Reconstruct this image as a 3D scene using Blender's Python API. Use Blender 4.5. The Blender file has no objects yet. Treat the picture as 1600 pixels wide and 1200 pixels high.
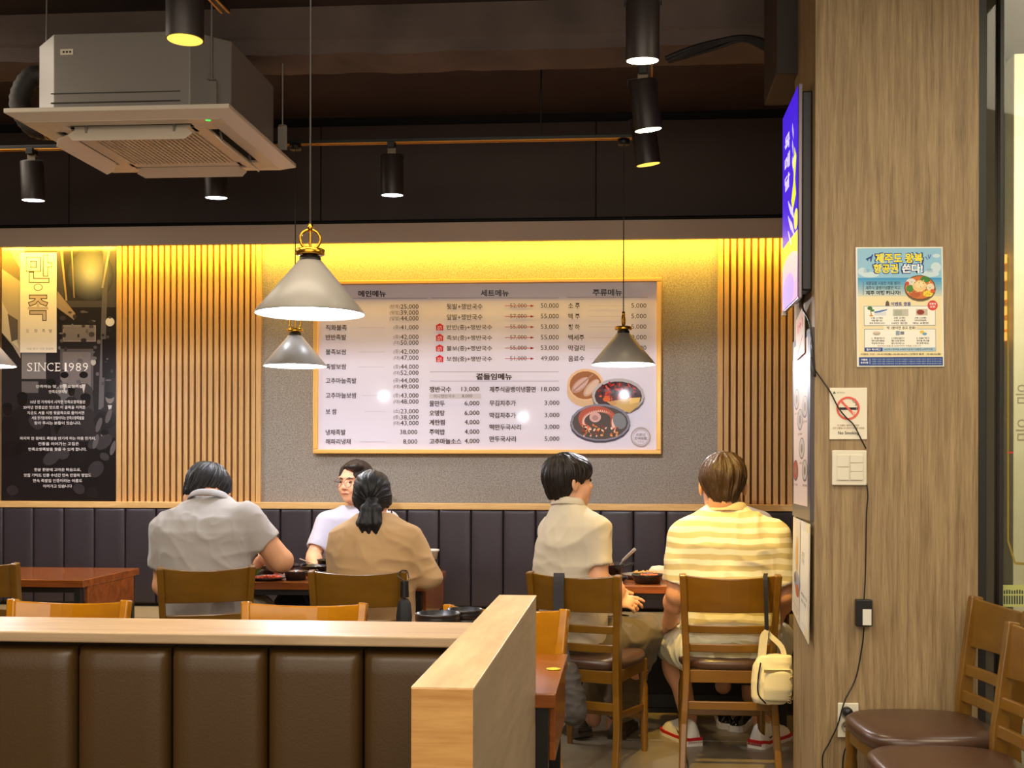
import bpy, math, random
import numpy as np
from mathutils import Vector, Matrix
random.seed(4)
SC = bpy.context.scene
COL = SC.collection
PI = math.pi

# ------------------------------------------------------------------ camera
CAM_H, FPX, PX0, PY0 = 1.33, 1800.0, 846.0, 722.0
YAW, ROLL = math.atan(133/1800.0), math.radians(0.12)
cd = bpy.data.cameras.new('camera'); cam = bpy.data.objects.new('camera', cd); COL.objects.link(cam)
cd.sensor_fit = 'HORIZONTAL'; cd.sensor_width = 36; cd.lens = FPX/1600*36
cd.shift_x = -(PX0-800)/1600; cd.shift_y = (PY0-600)/1600; cd.clip_start = .05
cam.matrix_world = Matrix.Translation((0, 0, CAM_H)) @ Matrix.Rotation(YAW, 4, 'Z') @ Matrix.Rotation(PI/2, 4, 'X') @ Matrix.Rotation(ROLL, 4, 'Z')
SC.camera = cam
cyw, syw = math.cos(YAW), math.sin(YAW); cr, sr = math.cos(ROLL), math.sin(ROLL)

def ray(px, py):
    du, dv = px-PX0, py-PY0
    u = du*cr+dv*sr; v = -du*sr+dv*cr
    return u*cyw-FPX*syw, u*syw+FPX*cyw, -v
def at(px, py, Y):                      # point of the room at depth Y seen at a pixel of the photo
    a, b, c = ray(px, py); t = Y/b
    return Vector((a*t, Y, CAM_H+c*t))
def atz(px, py, z):
    a, b, c = ray(px, py); t = (z-CAM_H)/c
    return Vector((a*t, b*t, z))
def atx(px, py, X):
    a, b, c = ray(px, py); t = X/a
    return Vector((X, b*t, CAM_H+c*t))
def ppm(p):                             # pixels per metre at a point
    return FPX/(-p[0]*syw+p[1]*cyw)

# ------------------------------------------------------------------ world, exposure, large lights
SC.view_settings.view_transform = 'Standard'; SC.view_settings.look = 'None'
SC.view_settings.exposure = 0.0; SC.view_settings.gamma = 1; SC.view_settings.use_curve_mapping = False
w = bpy.data.worlds.new('world'); SC.world = w; w.use_nodes = True
w.node_tree.nodes['Background'].inputs[0].default_value = (.9, .72, .5, 1)
w.node_tree.nodes['Background'].inputs[1].default_value = .22

def area(name, loc, rot, sx, sy, power, col, spread=180):
    l = bpy.data.lights.new(name, 'AREA'); l.shape = 'RECTANGLE'; l.size = sx; l.size_y = sy
    l.energy = power; l.color = col; l.spread = math.radians(spread)
    o = bpy.data.objects.new(name, l); COL.objects.link(o); o.location = loc; o.rotation_euler = rot
    return o
def spotl(name, loc, direction, power, col, ang=70, blend=.5, r=.04):
    l = bpy.data.lights.new(name, 'SPOT'); l.energy = power; l.color = col; l.spot_size = math.radians(ang)
    l.spot_blend = blend; l.shadow_soft_size = r
    o = bpy.data.objects.new(name, l); COL.objects.link(o); o.location = loc
    o.rotation_euler = Vector(direction).to_track_quat('-Z', 'Y').to_euler()
    return o
def pointl(name, loc, power, col, r=.03):
    l = bpy.data.lights.new(name, 'POINT'); l.energy = power; l.color = col; l.shadow_soft_size = r
    o = bpy.data.objects.new(name, l); COL.objects.link(o); o.location = loc
    return o
YW = 6.95                                # plane of the back wall
COOL, WARM, GOLD = (.86, .9, 1), (1, .8, .5), (1, .61, .06)
area('cove_light', (-1.75, YW-.13, 2.668), (math.radians(30), 0, 0), 5.9, .03, 60, GOLD, 180)
area('room_fill', (-1.2, 2.6, 3.3), (math.radians(-8), 0, 0), 3.4, 1.0, 72, (1, .87, .68), 150)  # added fill: unseen area lamps that brighten the room
area('room_fill', (-.2, .2, 3.3), (math.radians(35), 0, 0), 4, 1.6, 95, (1, .87, .68), 150)  # second added fill, above the camera
area('front_fill', (-.6, -1.6, 1.9), (math.radians(97), 0, 0), 5, 2.4, 66, (1, .88, .7), 170)  # added frontal fill behind the camera, brightens fascia, leather and column
area('room_fill', (-3.6, 4.6, 3.2), (0, math.radians(-20), 0), 1.0, 2.5, 26, (1, .87, .7), 150)  # added fill on the left
area('room_fill', (2.2, 2.6, 3.2), (0, math.radians(15), 0), 1.2, 1.5, 38, (1, .85, .6), 150)  # added fill on the right
area('outside_fill', (2.5, 4.7, 3.1), (math.radians(48), 0, 0), 1.8, .6, 75, (1, .95, .8))  # added lamp outside, brightens the board and wall beyond the glass

# ------------------------------------------------------------------ materials
MATS = {}
def lin(c):
    return tuple(((v/255)/12.92 if v/255 <= .04045 else ((v/255+.055)/1.055)**2.4) for v in c)
def new_mat(name):
    m = bpy.data.materials.new(name); m.use_nodes = True
    return m, m.node_tree, m.node_tree.nodes['Principled BSDF']
def mat(name, rgb, rough=.5, metal=0, spec=.5, bump=0, bscale=60, var=0, vscale=8, coat=0, emit=None, es=0, alpha=None, trans=0, sheen=0, stretch=(1, 1, 1)):
    if name in MATS: return MATS[name]
    m, nt, b = new_mat(name); N, L = nt.nodes, nt.links
    c = lin(rgb)
    b.inputs['Base Color'].default_value = (*c, 1); b.inputs['Roughness'].default_value = rough
    b.inputs['Metallic'].default_value = metal; b.inputs['Specular IOR Level'].default_value = spec
    b.inputs['Coat Weight'].default_value = coat; b.inputs['Coat Roughness'].default_value = .1
    if sheen: b.inputs['Sheen Weight'].default_value = sheen
    if trans: b.inputs['Transmission Weight'].default_value = trans
    if emit: b.inputs['Emission Color'].default_value = (*lin(emit), 1); b.inputs['Emission Strength'].default_value = es
    tc = N.new('ShaderNodeTexCoord'); mp = N.new('ShaderNodeMapping'); mp.inputs['Scale'].default_value = stretch
    L.new(tc.outputs['Object'], mp.inputs[0])
    if var:
        n = N.new('ShaderNodeTexNoise'); n.inputs['Scale'].default_value = vscale; n.inputs['Detail'].default_value = 5
        L.new(mp.outputs[0], n.inputs['Vector'])
        r = N.new('ShaderNodeValToRGB'); r.color_ramp.elements[0].position = .3; r.color_ramp.elements[1].position = .7
        r.color_ramp.elements[0].color = (*[v*(1-var) for v in c], 1); r.color_ramp.elements[1].color = (*[min(1, v*(1+var)) for v in c], 1)
        L.new(n.outputs[0], r.inputs[0]); L.new(r.outputs[0], b.inputs['Base Color'])
    if bump:
        n = N.new('ShaderNodeTexNoise'); n.inputs['Scale'].default_value = bscale; n.inputs['Detail'].default_value = 4
        L.new(mp.outputs[0], n.inputs['Vector'])
        bp = N.new('ShaderNodeBump'); bp.inputs['Strength'].default_value = bump; bp.inputs['Distance'].default_value = .004
        L.new(n.outputs[0], bp.inputs['Height']); L.new(bp.outputs[0], b.inputs['Normal'])
    MATS[name] = m
    return m
def wood(name, c1, c2, axis='Z', scale=9, rough=.4, stretch=14, coat=0, bump=.05):
    if name in MATS: return MATS[name]
    m, nt, b = new_mat(name); N, L = nt.nodes, nt.links
    tc = N.new('ShaderNodeTexCoord'); mp = N.new('ShaderNodeMapping')
    s = [stretch]*3; s['XYZ'.index(axis)] = 1.0; mp.inputs['Scale'].default_value = s
    L.new(tc.outputs['Object'], mp.inputs[0])
    n = N.new('ShaderNodeTexNoise'); n.inputs['Scale'].default_value = scale*.22; n.inputs['Detail'].default_value = 6; n.inputs['Roughness'].default_value = .65
    n.inputs['Distortion'].default_value = .6
    n2 = N.new('ShaderNodeTexNoise'); n2.inputs['Scale'].default_value = scale*1.3; n2.inputs['Detail'].default_value = 3
    L.new(mp.outputs[0], n.inputs['Vector']); L.new(mp.outputs[0], n2.inputs['Vector'])
    a = N.new('ShaderNodeMath'); a.operation = 'MULTIPLY_ADD'; a.inputs[1].default_value = .4
    L.new(n2.outputs[0], a.inputs[0]); L.new(n.outputs[0], a.inputs[2])
    r = N.new('ShaderNodeValToRGB'); r.color_ramp.elements[0].position = .5; r.color_ramp.elements[1].position = .9
    r.color_ramp.elements[0].color = (*lin(c1), 1); r.color_ramp.elements[1].color = (*lin(c2), 1)
    L.new(a.outputs[0], r.inputs[0]); L.new(r.outputs[0], b.inputs['Base Color'])
    bp = N.new('ShaderNodeBump'); bp.inputs['Strength'].default_value = bump; bp.inputs['Distance'].default_value = .002
    L.new(a.outputs[0], bp.inputs['Height']); L.new(bp.outputs[0], b.inputs['Normal'])
    b.inputs['Roughness'].default_value = rough; b.inputs['Coat Weight'].default_value = coat; b.inputs['Coat Roughness'].default_value = .12
    MATS[name] = m
    return m
def print_mat(name, rough=.35, emit=0, coat=.0, spec=.4):
    if name in MATS: return MATS[name]
    m, nt, b = new_mat(name); N, L = nt.nodes, nt.links
    a = N.new('ShaderNodeVertexColor'); a.layer_name = 'ink'
    L.new(a.outputs[0], b.inputs['Base Color']); b.inputs['Specular IOR Level'].default_value = spec; b.inputs['Roughness'].default_value = rough; b.inputs['Coat Weight'].default_value = coat; b.inputs['Coat Roughness'].default_value = .06
    if emit:
        L.new(a.outputs[0], b.inputs['Emission Color']); b.inputs['Emission Strength'].default_value = emit
        b.inputs['Base Color'].default_value = (0, 0, 0, 1)
    MATS[name] = m
    return m

M_CEIL = mat('ceiling_dark', (66, 52, 46), .85, bump=.2, bscale=8, var=.25, vscale=2)
M_UPPER = mat('upper_wall_dark', (72, 60, 58), .8, var=.1, vscale=2)
M_BEAM = mat('beam_paint', (92, 78, 72), .8, var=.3, vscale=3, bump=.3, bscale=10)
M_FASCIA = mat('fascia_paint', (186, 166, 150), .7)
M_OAK = wood('light_oak', (176, 134, 80), (206, 164, 106), 'Z', 8, .45)
M_OAKX = wood('light_oak_horizontal', (196, 150, 86), (226, 184, 120), 'X', 8, .4)
M_COLUMN = wood('column_laminate', (122, 98, 66), (172, 146, 106), 'Z', 10, .5, 22)
M_PART = wood('partition_laminate', (158, 130, 98), (192, 164, 130), 'X', 6, .38, 8)
M_PARTY = wood('partition_laminate_side', (150, 130, 106), (180, 158, 132), 'Y', 6, .45, 8)
M_CHERRY = wood('cherry_table', (116, 60, 22), (160, 88, 36), 'X', 7, .22, 10, .4)
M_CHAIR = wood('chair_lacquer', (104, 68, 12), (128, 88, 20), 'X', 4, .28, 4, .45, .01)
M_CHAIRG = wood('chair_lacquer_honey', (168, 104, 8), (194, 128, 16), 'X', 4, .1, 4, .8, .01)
M_BLACK = mat('black_metal', (22, 20, 20), .4)
M_BLACKG = mat('black_gloss', (16, 15, 16), .18)
M_LEATH_D = mat('dark_vinyl', (52, 44, 48), .42, bump=.08, bscale=220)
M_LEATH_B = mat('brown_vinyl', (72, 50, 22), .38, bump=.1, bscale=180, var=.06, vscale=5)
M_SEATB = mat('beige_vinyl', (150, 134, 104), .5)
M_PAD = mat('seat_pad_vinyl', (74, 50, 36), .3, bump=.06, bscale=160)
M_BRASS = mat('brass', (200, 150, 50), .25, 1)
M_SHADE = mat('pendant_enamel', (146, 140, 132), .38)
M_SHADEIN = mat('pendant_inside_glow', (240, 240, 245), .5, emit=(225, 228, 255), es=1.6)  # lamplight on the shade interior put in as its own glow
M_BULB_C = mat('bulb_cool', (255, 255, 255), .5, emit=(235, 238, 255), es=12)
M_BULB_W = mat('bulb_warm', (255, 250, 235), .5, emit=(255, 240, 205), es=22)
M_BULB_Y = mat('bulb_yellow', (255, 230, 120), .5, emit=(255, 216, 90), es=1.3)
M_ACW = mat('ac_plastic', (226, 214, 196), .45)
M_ACG = mat('ac_steel', (148, 142, 136), .4, .35)
M_WHITE = mat('white_plastic', (226, 218, 196), .35)
M_DARKHOLE = mat('dark_recess', (18, 14, 12), .8)
M_RED = mat('rubber_red', (196, 30, 30), .5)
M_SHOEW = mat('shoe_white', (232, 226, 214), .6)
M_CERAM = mat('white_ceramic', (232, 228, 216), .15)
M_STONE = mat('black_stoneware', (30, 28, 30), .3, bump=.1, bscale=60)
M_STEEL = mat('steel', (206, 200, 186), .3, .55)

# ------------------------------------------------------------------ mesh helpers
class MB:
    def __init__(s): s.v = []; s.f = []; s.sm = []
    def add(s, vs, fs, smooth=False):
        n = len(s.v); s.v += [tuple(v) for v in vs]; s.f += [tuple(i+n for i in f) for f in fs]; s.sm += [smooth]*len(fs)
        return s
    def box(s, lo, hi, R=None, c=None):
        vs = [Vector((x, y, z)) for z in (lo[2], hi[2]) for y in (lo[1], hi[1]) for x in (lo[0], hi[0])]
        if R is not None:
            c = Vector(c) if c is not None else Vector((0, 0, 0)); vs = [R @ v + c for v in vs]
        return s.add(vs, [(0, 2, 3, 1), (4, 5, 7, 6), (0, 1, 5, 4), (2, 6, 7, 3), (0, 4, 6, 2), (1, 3, 7, 5)])
    def prism(s, poly, y0, y1, plane='XZ'):
        def P(a, b, d): return {'XZ': (a, d, b), 'XY': (a, b, d), 'YZ': (d, a, b)}[plane]
        n = len(poly); vs = [P(a, b, y0) for a, b in poly]+[P(a, b, y1) for a, b in poly]
        fs = [tuple(range(n)), tuple(range(2*n-1, n-1, -1))]+[(i, i+n, (i+1) % n+n, (i+1) % n) for i in range(n)]
        return s.add(vs, fs)
    def tube(s, pts, r, n=10, caps=True, flat=None):
        pts = [Vector(p) for p in pts]; k = len(pts)
        rs = r if isinstance(r, (list, tuple)) else [r]*k
        vs = []; up = None
        for i, p in enumerate(pts):
            t = (pts[min(i+1, k-1)]-pts[max(i-1, 0)]).normalized()
            if up is None:
                up = Vector((0, 0, 1)) if abs(t.z) < .9 else Vector((1, 0, 0))
            a = (up-t*up.dot(t)).normalized(); b = t.cross(a); up = a
            for j in range(n):
                g = 2*PI*j/n; vs.append(p+(a*math.cos(g)+b*math.sin(g))*rs[i])
        fs = [(i*n+j, i*n+(j+1) % n, (i+1)*n+(j+1) % n, (i+1)*n+j) for i in range(k-1) for j in range(n)]
        s.add(vs, fs, True)
        if caps: s.add(vs[:n], [tuple(range(n-1, -1, -1))]); s.add(vs[-n:], [tuple(range(n))])
        return s
    def bar(s, pts, w, d, side=(1, 0, 0)):      # rectangular section swept along pts; w along side, d across
        pts = [Vector(p) for p in pts]; k = len(pts); vs = []
        for i, p in enumerate(pts):
            t = (pts[min(i+1, k-1)]-pts[max(i-1, 0)]).normalized(); a = Vector(side); a = (a-t*a.dot(t)).normalized(); b = t.cross(a)
            ww = w[i] if isinstance(w, (list, tuple)) else w; dd = d[i] if isinstance(d, (list, tuple)) else d
            for q, r in ((-1, -1), (1, -1), (1, 1), (-1, 1)): vs.append(p+a*q*ww/2+b*r*dd/2)
        fs = [(i*4+j, i*4+(j+1) % 4, (i+1)*4+(j+1) % 4, (i+1)*4+j) for i in range(k-1) for j in range(4)]
        fs += [(3, 2, 1, 0), tuple(range(4*k-4, 4*k))]
        return s.add(vs, fs)
    def lathe(s, prof, c, n=32, axis=None, smooth=True, sx=1, sy=1):
        c = Vector(c); vs = []
        q = Vector((0, 0, 1)).rotation_difference(Vector(axis)) if axis is not None else None
        for r, z in prof:
            for j in range(n):
                g = 2*PI*j/n; v = Vector((r*math.cos(g)*sx, r*math.sin(g)*sy, z))
                if q: v = q @ v
                vs.append(v+c)
        k = len(prof)
        fs = [(i*n+j, i*n+(j+1) % n, (i+1)*n+(j+1) % n, (i+1)*n+j) for i in range(k-1) for j in range(n)]
        return s.add(vs, fs, smooth)
    def ring(s, c, R, r, nrm, n=28, m=8):
        q = Vector((0, 0, 1)).rotation_difference(Vector(nrm)); c = Vector(c); vs = []
        for i in range(n):
            g = 2*PI*i/n
            for j in range(m):
                h = 2*PI*j/m; vs.append(q @ Vector(((R+r*math.cos(h))*math.cos(g), (R+r*math.cos(h))*math.sin(g), r*math.sin(h)))+c)
        return s.add(vs, [(i*m+j, ((i+1) % n)*m+j, ((i+1) % n)*m+(j+1) % m, i*m+(j+1) % m) for i in range(n) for j in range(m)], True)
    def build(s, name, m, parent=None, bevel=0, seg=2, loc=None):
        me = bpy.data.meshes.new(name); me.from_pydata(s.v, [], s.f)
        me.polygons.foreach_set('use_smooth', s.sm); me.update()
        if m: me.materials.append(m)
        o = bpy.data.objects.new(name, me); COL.objects.link(o)
        if parent: o.parent = parent
        if loc: o.location = loc
        if bevel:
            b = o.modifiers.new('bevel', 'BEVEL'); b.width = bevel; b.segments = seg; b.limit_method = 'ANGLE'; b.angle_limit = .6
        return o
def tag(o, label=None, cat=None, group=None, kind=None):
    for k, v in (('label', label), ('category', cat), ('group', group), ('kind', kind)):
        if v: o[k] = v
    return o
def thing(name, loc, label, cat, group=None, rz=0):
    o = bpy.data.objects.new(name, None); COL.objects.link(o); o.location = loc; o.rotation_euler = (0, 0, rz); o.empty_display_size = .1
    return tag(o, label, cat, group)
def rehome(root, kids):                 # keep world placement while parenting
    for k in kids:
        k.parent = root; k.location = k.location-root.location
def struct(o): o['kind'] = 'structure'; return o
def dup(root, loc=None, rz=None, label=None):
    r = root.copy(); COL.objects.link(r)
    if loc is not None: r.location = loc
    if rz is not None: r.rotation_euler = (0, 0, rz)
    if label: r['label'] = label
    for ch in list(root.children):
        c = ch.copy(); COL.objects.link(c); c.parent = r
        for g in ch.children:
            d = g.copy(); COL.objects.link(d); d.parent = c
    return r

# flat print: polygons and lettering in 2-D, mapped onto a plane of the room
_tc = bpy.data.curves.new('lettering', 'FONT'); _to = bpy.data.objects.new('lettering_tmp', _tc)
_cache = {}
def glyphs(body, off=0.0):
    k = (body, off)
    if k not in _cache:
        _tc.body = body; _tc.offset = off; _tc.resolution_u = 2
        me = _to.to_mesh()
        v = np.zeros(len(me.vertices)*3); me.vertices.foreach_get('co', v); v = v.reshape(-1, 3)[:, :2].copy()
        f = [tuple(p.vertices) for p in me.polygons]; _to.to_mesh_clear()
        _cache[k] = (v, f)
    return _cache[k]
class Print:
    def __init__(s): s.v = []; s.f = []; s.c = []; s.lay = 0; s.l = []
    def poly(s, pts, col, lay=None):
        n = len(s.v); s.lay += 1
        s.v += [tuple(p) for p in pts]; s.l += [s.lay if lay is None else lay]*len(pts)
        s.f.append(tuple(range(n, n+len(pts)))); s.c.append(col); return s
    def rect(s, x0, y0, x1, y1, col): return s.poly([(x0, y0), (x1, y0), (x1, y1), (x0, y1)], col)
    def ell(s, x, y, rx, ry, col, rot=0, n=18):
        c, d = math.cos(rot), math.sin(rot)
        return s.poly([(x+rx*math.cos(a)*c-ry*math.sin(a)*d, y+rx*math.cos(a)*d+ry*math.sin(a)*c) for a in [2*PI*i/n for i in range(n)]], col)
    def rring(s, x, y, r0, r1, col, n=28):
        s.lay += 1
        for i in range(n):
            a, b = 2*PI*i/n, 2*PI*(i+1)/n
            s.poly([(x+r*math.cos(t), y+r*math.sin(t)) for r, t in ((r0, a), (r1, a), (r1, b), (r0, b))], col, s.lay)
        return s
    def line(s, x0, y0, x1, y1, wd, col):
        dx, dy = x1-x0, y1-y0; l = math.hypot(dx, dy) or 1; nx, ny = -dy/l*wd/2, dx/l*wd/2
        return s.poly([(x0+nx, y0+ny), (x1+nx, y1+ny), (x1-nx, y1-ny), (x0-nx, y0-ny)], col)
    def text(s, body, x0, x1, yc, h, col, off=0.0, keep=False):
        # letters spread over x0..x1, centred on yc, h tall (y runs down)
        v, f = glyphs(body, off)
        if not len(v): return s
        lo, hi = v.min(0), v.max(0); sx = (x1-x0)/(hi[0]-lo[0]); sy = h/(hi[1]-lo[1])
        n = len(s.v); s.lay += 1
        s.v += [(x0+(a-lo[0])*sx, yc+h/2-(b-lo[1])*sy) for a, b in v]; s.l += [s.lay]*len(v)
        s.f += [tuple(i+n for i in q) for q in f]; s.c += [col]*len(f)
        return s
    def build(s, name, m, mapf, nrm, parent=None, eps=.00004, clip=None):
        nrm = Vector(nrm)
        if clip: s.v = [(min(max(a, clip[0]), clip[2]), min(max(b, clip[1]), clip[3])) for a, b in s.v]
        vs = [mapf(a, b)+nrm*(.0008+l*eps) for (a, b), l in zip(s.v, s.l)]
        me = bpy.data.meshes.new(name); me.from_pydata([tuple(v) for v in vs], [], s.f)
        ca = me.color_attributes.new('ink', 'FLOAT_COLOR', 'CORNER'); buf = []
        for p, c in zip(me.polygons, s.c): buf += [*lin(c), 1.0]*p.loop_total
        ca.data.foreach_set('color', buf); me.materials.append(m); me.update()
        # face towards the viewer side
        import bmesh
        bm = bmesh.new(); bm.from_mesh(me)
        fl = [f for f in bm.faces if f.normal.dot(nrm) < 0]
        bmesh.ops.reverse_faces(bm, faces=fl); bm.to_mesh(me); bm.free()
        o = bpy.data.objects.new(name, me); COL.objects.link(o)
        if parent: o.parent = parent; o.location = -parent.location
        return o

# ================================================================== SETTING
CEIL = 3.42
COLY = 4.09; COLX = at(1272, 1000, COLY).x   # near left corner of the laminate column
COLR = at(1529, 700, COLY).x
# floor tiles
fl = MB().box((-5, -2, -.06), (4, YW+.1, -.004)).build('floor', mat('floor_grout', (70, 62, 52), .8)); struct(fl)
tm = mat('floor_tile', (128, 116, 96), .3, bump=.06, bscale=14, var=.16, vscale=3)
tmesh = MB().box((-.296, -.296, -.003), (.296, .296, .004)).build('tile', tm, fl, .002)
first = True
for i in range(5):
    for j in range(6):
        x, y = -.63+.6*i, 4.03+.6*j
        if y > 6.4: continue
        o = tmesh if first else tmesh.copy()
        if not first: COL.objects.link(o)
        o.location = (x, y, 0); o.parent = fl; first = False
back = MB().box((-5, YW, 0), (1.6, YW+.12, CEIL)).build('wall_back', mat('back_plaster', (120, 110, 96), .8, var=.1)); struct(back)
# granite-look plaster panel between the slatted panels
def gran():
    m, nt, b = new_mat('granular_plaster'); N, L = nt.nodes, nt.links
    tc = N.new('ShaderNodeTexCoord'); n = N.new('ShaderNodeTexNoise'); n.inputs['Scale'].default_value = 130; n.inputs['Detail'].default_value = 5; n.inputs['Roughness'].default_value = .8
    n2 = N.new('ShaderNodeTexNoise'); n2.inputs['Scale'].default_value = 3
    L.new(tc.outputs['Object'], n.inputs['Vector']); L.new(tc.outputs['Object'], n2.inputs['Vector'])
    r = N.new('ShaderNodeValToRGB'); r.color_ramp.elements[0].position = .36; r.color_ramp.elements[1].position = .66
    r.color_ramp.elements[0].color = (*lin((108, 100, 90)), 1); r.color_ramp.elements[1].color = (*lin((170, 161, 148)), 1)
    L.new(n.outputs[0], r.inputs[0]); L.new(r.outputs[0], b.inputs['Base Color']); b.inputs['Roughness'].default_value = .9
    bp = N.new('ShaderNodeBump'); bp.inputs['Strength'].default_value = .6; bp.inputs['Distance'].default_value = .004
    L.new(n.outputs[0], bp.inputs['Height']); L.new(bp.outputs[0], b.inputs['Normal'])
    return m
A = at(404, 790, YW); B = at(1124, 790, YW)
pz0 = at(800, 796, YW).z; pz1 = 2.70
gp = MB().box((A.x, YW-.02, pz0), (B.x, YW+.01, pz1)).build('plaster_panel', gran()); gp.parent = back; gp['label'] = 'speckled grey granular plaster'
struct(MB().box((-5.12, -2, 0), (-5, YW+.12, CEIL)).build('wall_left', mat('side_plaster', (120, 104, 84), .8)))
struct(MB().box((1.36, COLY+.5, 0), (1.46, YW, CEIL)).build('wall_right', mat('side_plaster', (120, 104, 84), .8)))
struct(MB().box((-5, -2, CEIL), (4, YW+.12, CEIL+.1)).build('ceiling', M_CEIL))
# dark panels of the upper wall, seams left open
up = struct(MB().box((-5, YW-.06, 2.78), (1.36, YW, CEIL)).build('wall_upper', M_DARKHOLE))
xs = [-5, at(-300, 200, YW).x, at(118, 200, YW).x, at(507, 200, YW).x, at(932, 200, YW).x, 1.36]
for a, b in zip(xs[:-1], xs[1:]):
    p = MB().box((a+.003, YW-.085, 2.79), (b-.003, YW-.06, CEIL-.06)).build('panel', M_UPPER, up, .003)
# concrete beam across the ceiling, with chipped patches
bm_ = MB(); n = 60; x0, x1 = -5, 1.30
rnd = random.Random(3); prof = [CEIL-.21+rnd.uniform(-.006, .006) for _ in range(n+1)]
vs = []; fs = []
for i in range(n+1):
    x = x0+(x1-x0)*i/n
    vs += [(x, 5.2, CEIL), (x, 5.2, prof[i]+.075), (x, 5.2+.012, prof[i]+.06), (x, 5.23, prof[i]), (x, 5.5, prof[i]), (x, 5.5, CEIL)]
for i in range(n):
    for j in range(5): fs.append((i*6+j, i*6+j+1, i*6+j+7, i*6+j+6))
fs += [tuple(range(5, -1, -1)), tuple(range(n*6, n*6+6))]
bm_.add(vs, fs); struct(bm_.build('trim_1', M_BEAM))
bx0 = at(1213, 120, 4.5).x
struct(MB().box((bx0, 4.5, 2.83), (COLX+.03, 4.9, CEIL)).build('trim_2', mat('dark_box', (44, 34, 28), .7), None, .006))
# cove: fascia and top board
fz0, fz1 = at(800, 376, 6.72).z, at(800, 346, 6.72).z
cv = MB().box((-5, 6.72, fz0), (1.36, 6.75, fz1)).build('trim_3', M_FASCIA, None, .002); struct(cv)
MB().box((-5, 6.75, fz1-.03), (1.36, YW, fz1)).build('cove_board', M_FASCIA, cv)
MB().box((-4.8, YW-.09, fz1-.045), (1.3, YW-.05, fz1-.032)).build('light_strip', mat('cove_led', (255, 220, 120), .5, emit=(255, 214, 90), es=1.5), cv)
# laminate column
col = MB().box((COLX, COLY, 0), (COLR, COLY+.5, CEIL)).build('wall_column', M_COLUMN, None, .003); struct(col)

# storefront beside the column
def window():
    Y = COLY+.06
    x0 = COLR; xm = at(1560, 700, Y).x; x3 = 3.9
    root = thing('window_1', (x0, Y, 0), None, None); struct(root); kids = []
    fr = mat('window_frame', (34, 32, 28), .45)
    kids.append(MB().box((x0, Y-.05, 0), (x0+.03, Y+.04, CEIL)).build('frame_post', fr, None, .003))
    kids.append(MB().box((xm-.006, Y-.03, 0), (xm+.008, Y+.03, CEIL)).build('mullion', fr, None, .002))
    kids.append(MB().box((x0, Y-.05, 0), (x3, Y+.04, .06)).build('bottom_rail', fr, None, .003))
    kids.append(MB().box((x0, Y-.05, CEIL-.06), (x3, Y+.04, CEIL)).build('top_rail', fr, None, .003))
    g, nt, b = new_mat('window_glass'); b.inputs['Base Color'].default_value = (.8, .88, .9, 1); b.inputs['Roughness'].default_value = .02
    b.inputs['Transmission Weight'].default_value = 1; b.inputs['IOR'].default_value = 1.45
    kids.append(MB().box((x0+.03, Y-.004, .06), (xm-.006, Y+.004, CEIL-.06)).build('pane', g))
    kids.append(MB().box((xm+.008, Y-.004, .06), (x3, Y+.004, CEIL-.06)).build('pane', g))
    P = Print(); G = (150, 128, 50)
    P.line(1575, 402, 1575, 845, 3, G).line(1575, 845, 1586, 880, 3, G).line(1586, 880, 1640, 884, 4, G)
    P.rect(1566, 914, 1660, 948, (186, 188, 110))
    for k in range(9): P.rect(1568+k*4, 921+abs((k % 4)-1.5), 1570.4+k*4, 944, (60, 66, 70))
    P.rect(1568, 928, 1600, 930.5, (186, 188, 110))
    P.text('음', 1587, 1606, 616, 30, (150, 138, 112)); P.text('음', 1587, 1606, 672, 34, (150, 138, 112))
    P.line(1575, 707, 1583, 707, 3, (190, 60, 50))
    o = P.build('glass_lettering', print_mat('print_matte', .5), lambda a, b: at(a, b, Y-.005), (0, -1, 0), root)
    for k in kids: k.parent = root; k.location = -root.location
    o.location = -root.location
window()
struct(MB().box((1.46, 6.2, 0), (4, 6.3, CEIL)).build('wall_outside', mat('street_wall', (84, 92, 98), .6)))
sx = at(1583, 700, 6.05).x
sb = MB().box((sx, 6.05, 0), (3.9, 6.2, at(1583, 62, 6.05).z)).build('street_board', mat('cream_board', (214, 196, 150), .5, var=.05), None, .004)
tag(sb, 'cream street board seen through the glass beside the column', 'board')
if True:
    pass
for k, yy in enumerate((405, 432, 462, 486, 508, 526)):  # orange reflections of the glass, built as glowing strips on the outside wall
    p = at(1549, yy, 6.16); l = tag(MB().box((p.x-.03, 6.15, p.z-.022), (p.x+.11, 6.2, p.z+.022)).build('glass_reflection', mat('reflection_amber', (255, 190, 90), .5, emit=(255, 170, 60), es=.8)),
        'glowing amber strip standing in for a reflection in the glass, number %s from the top of its column' % ['first', 'second', 'third', 'fourth', 'fifth', 'sixth'][k], 'reflection', 'amber reflection strips of the shop glass')

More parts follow.
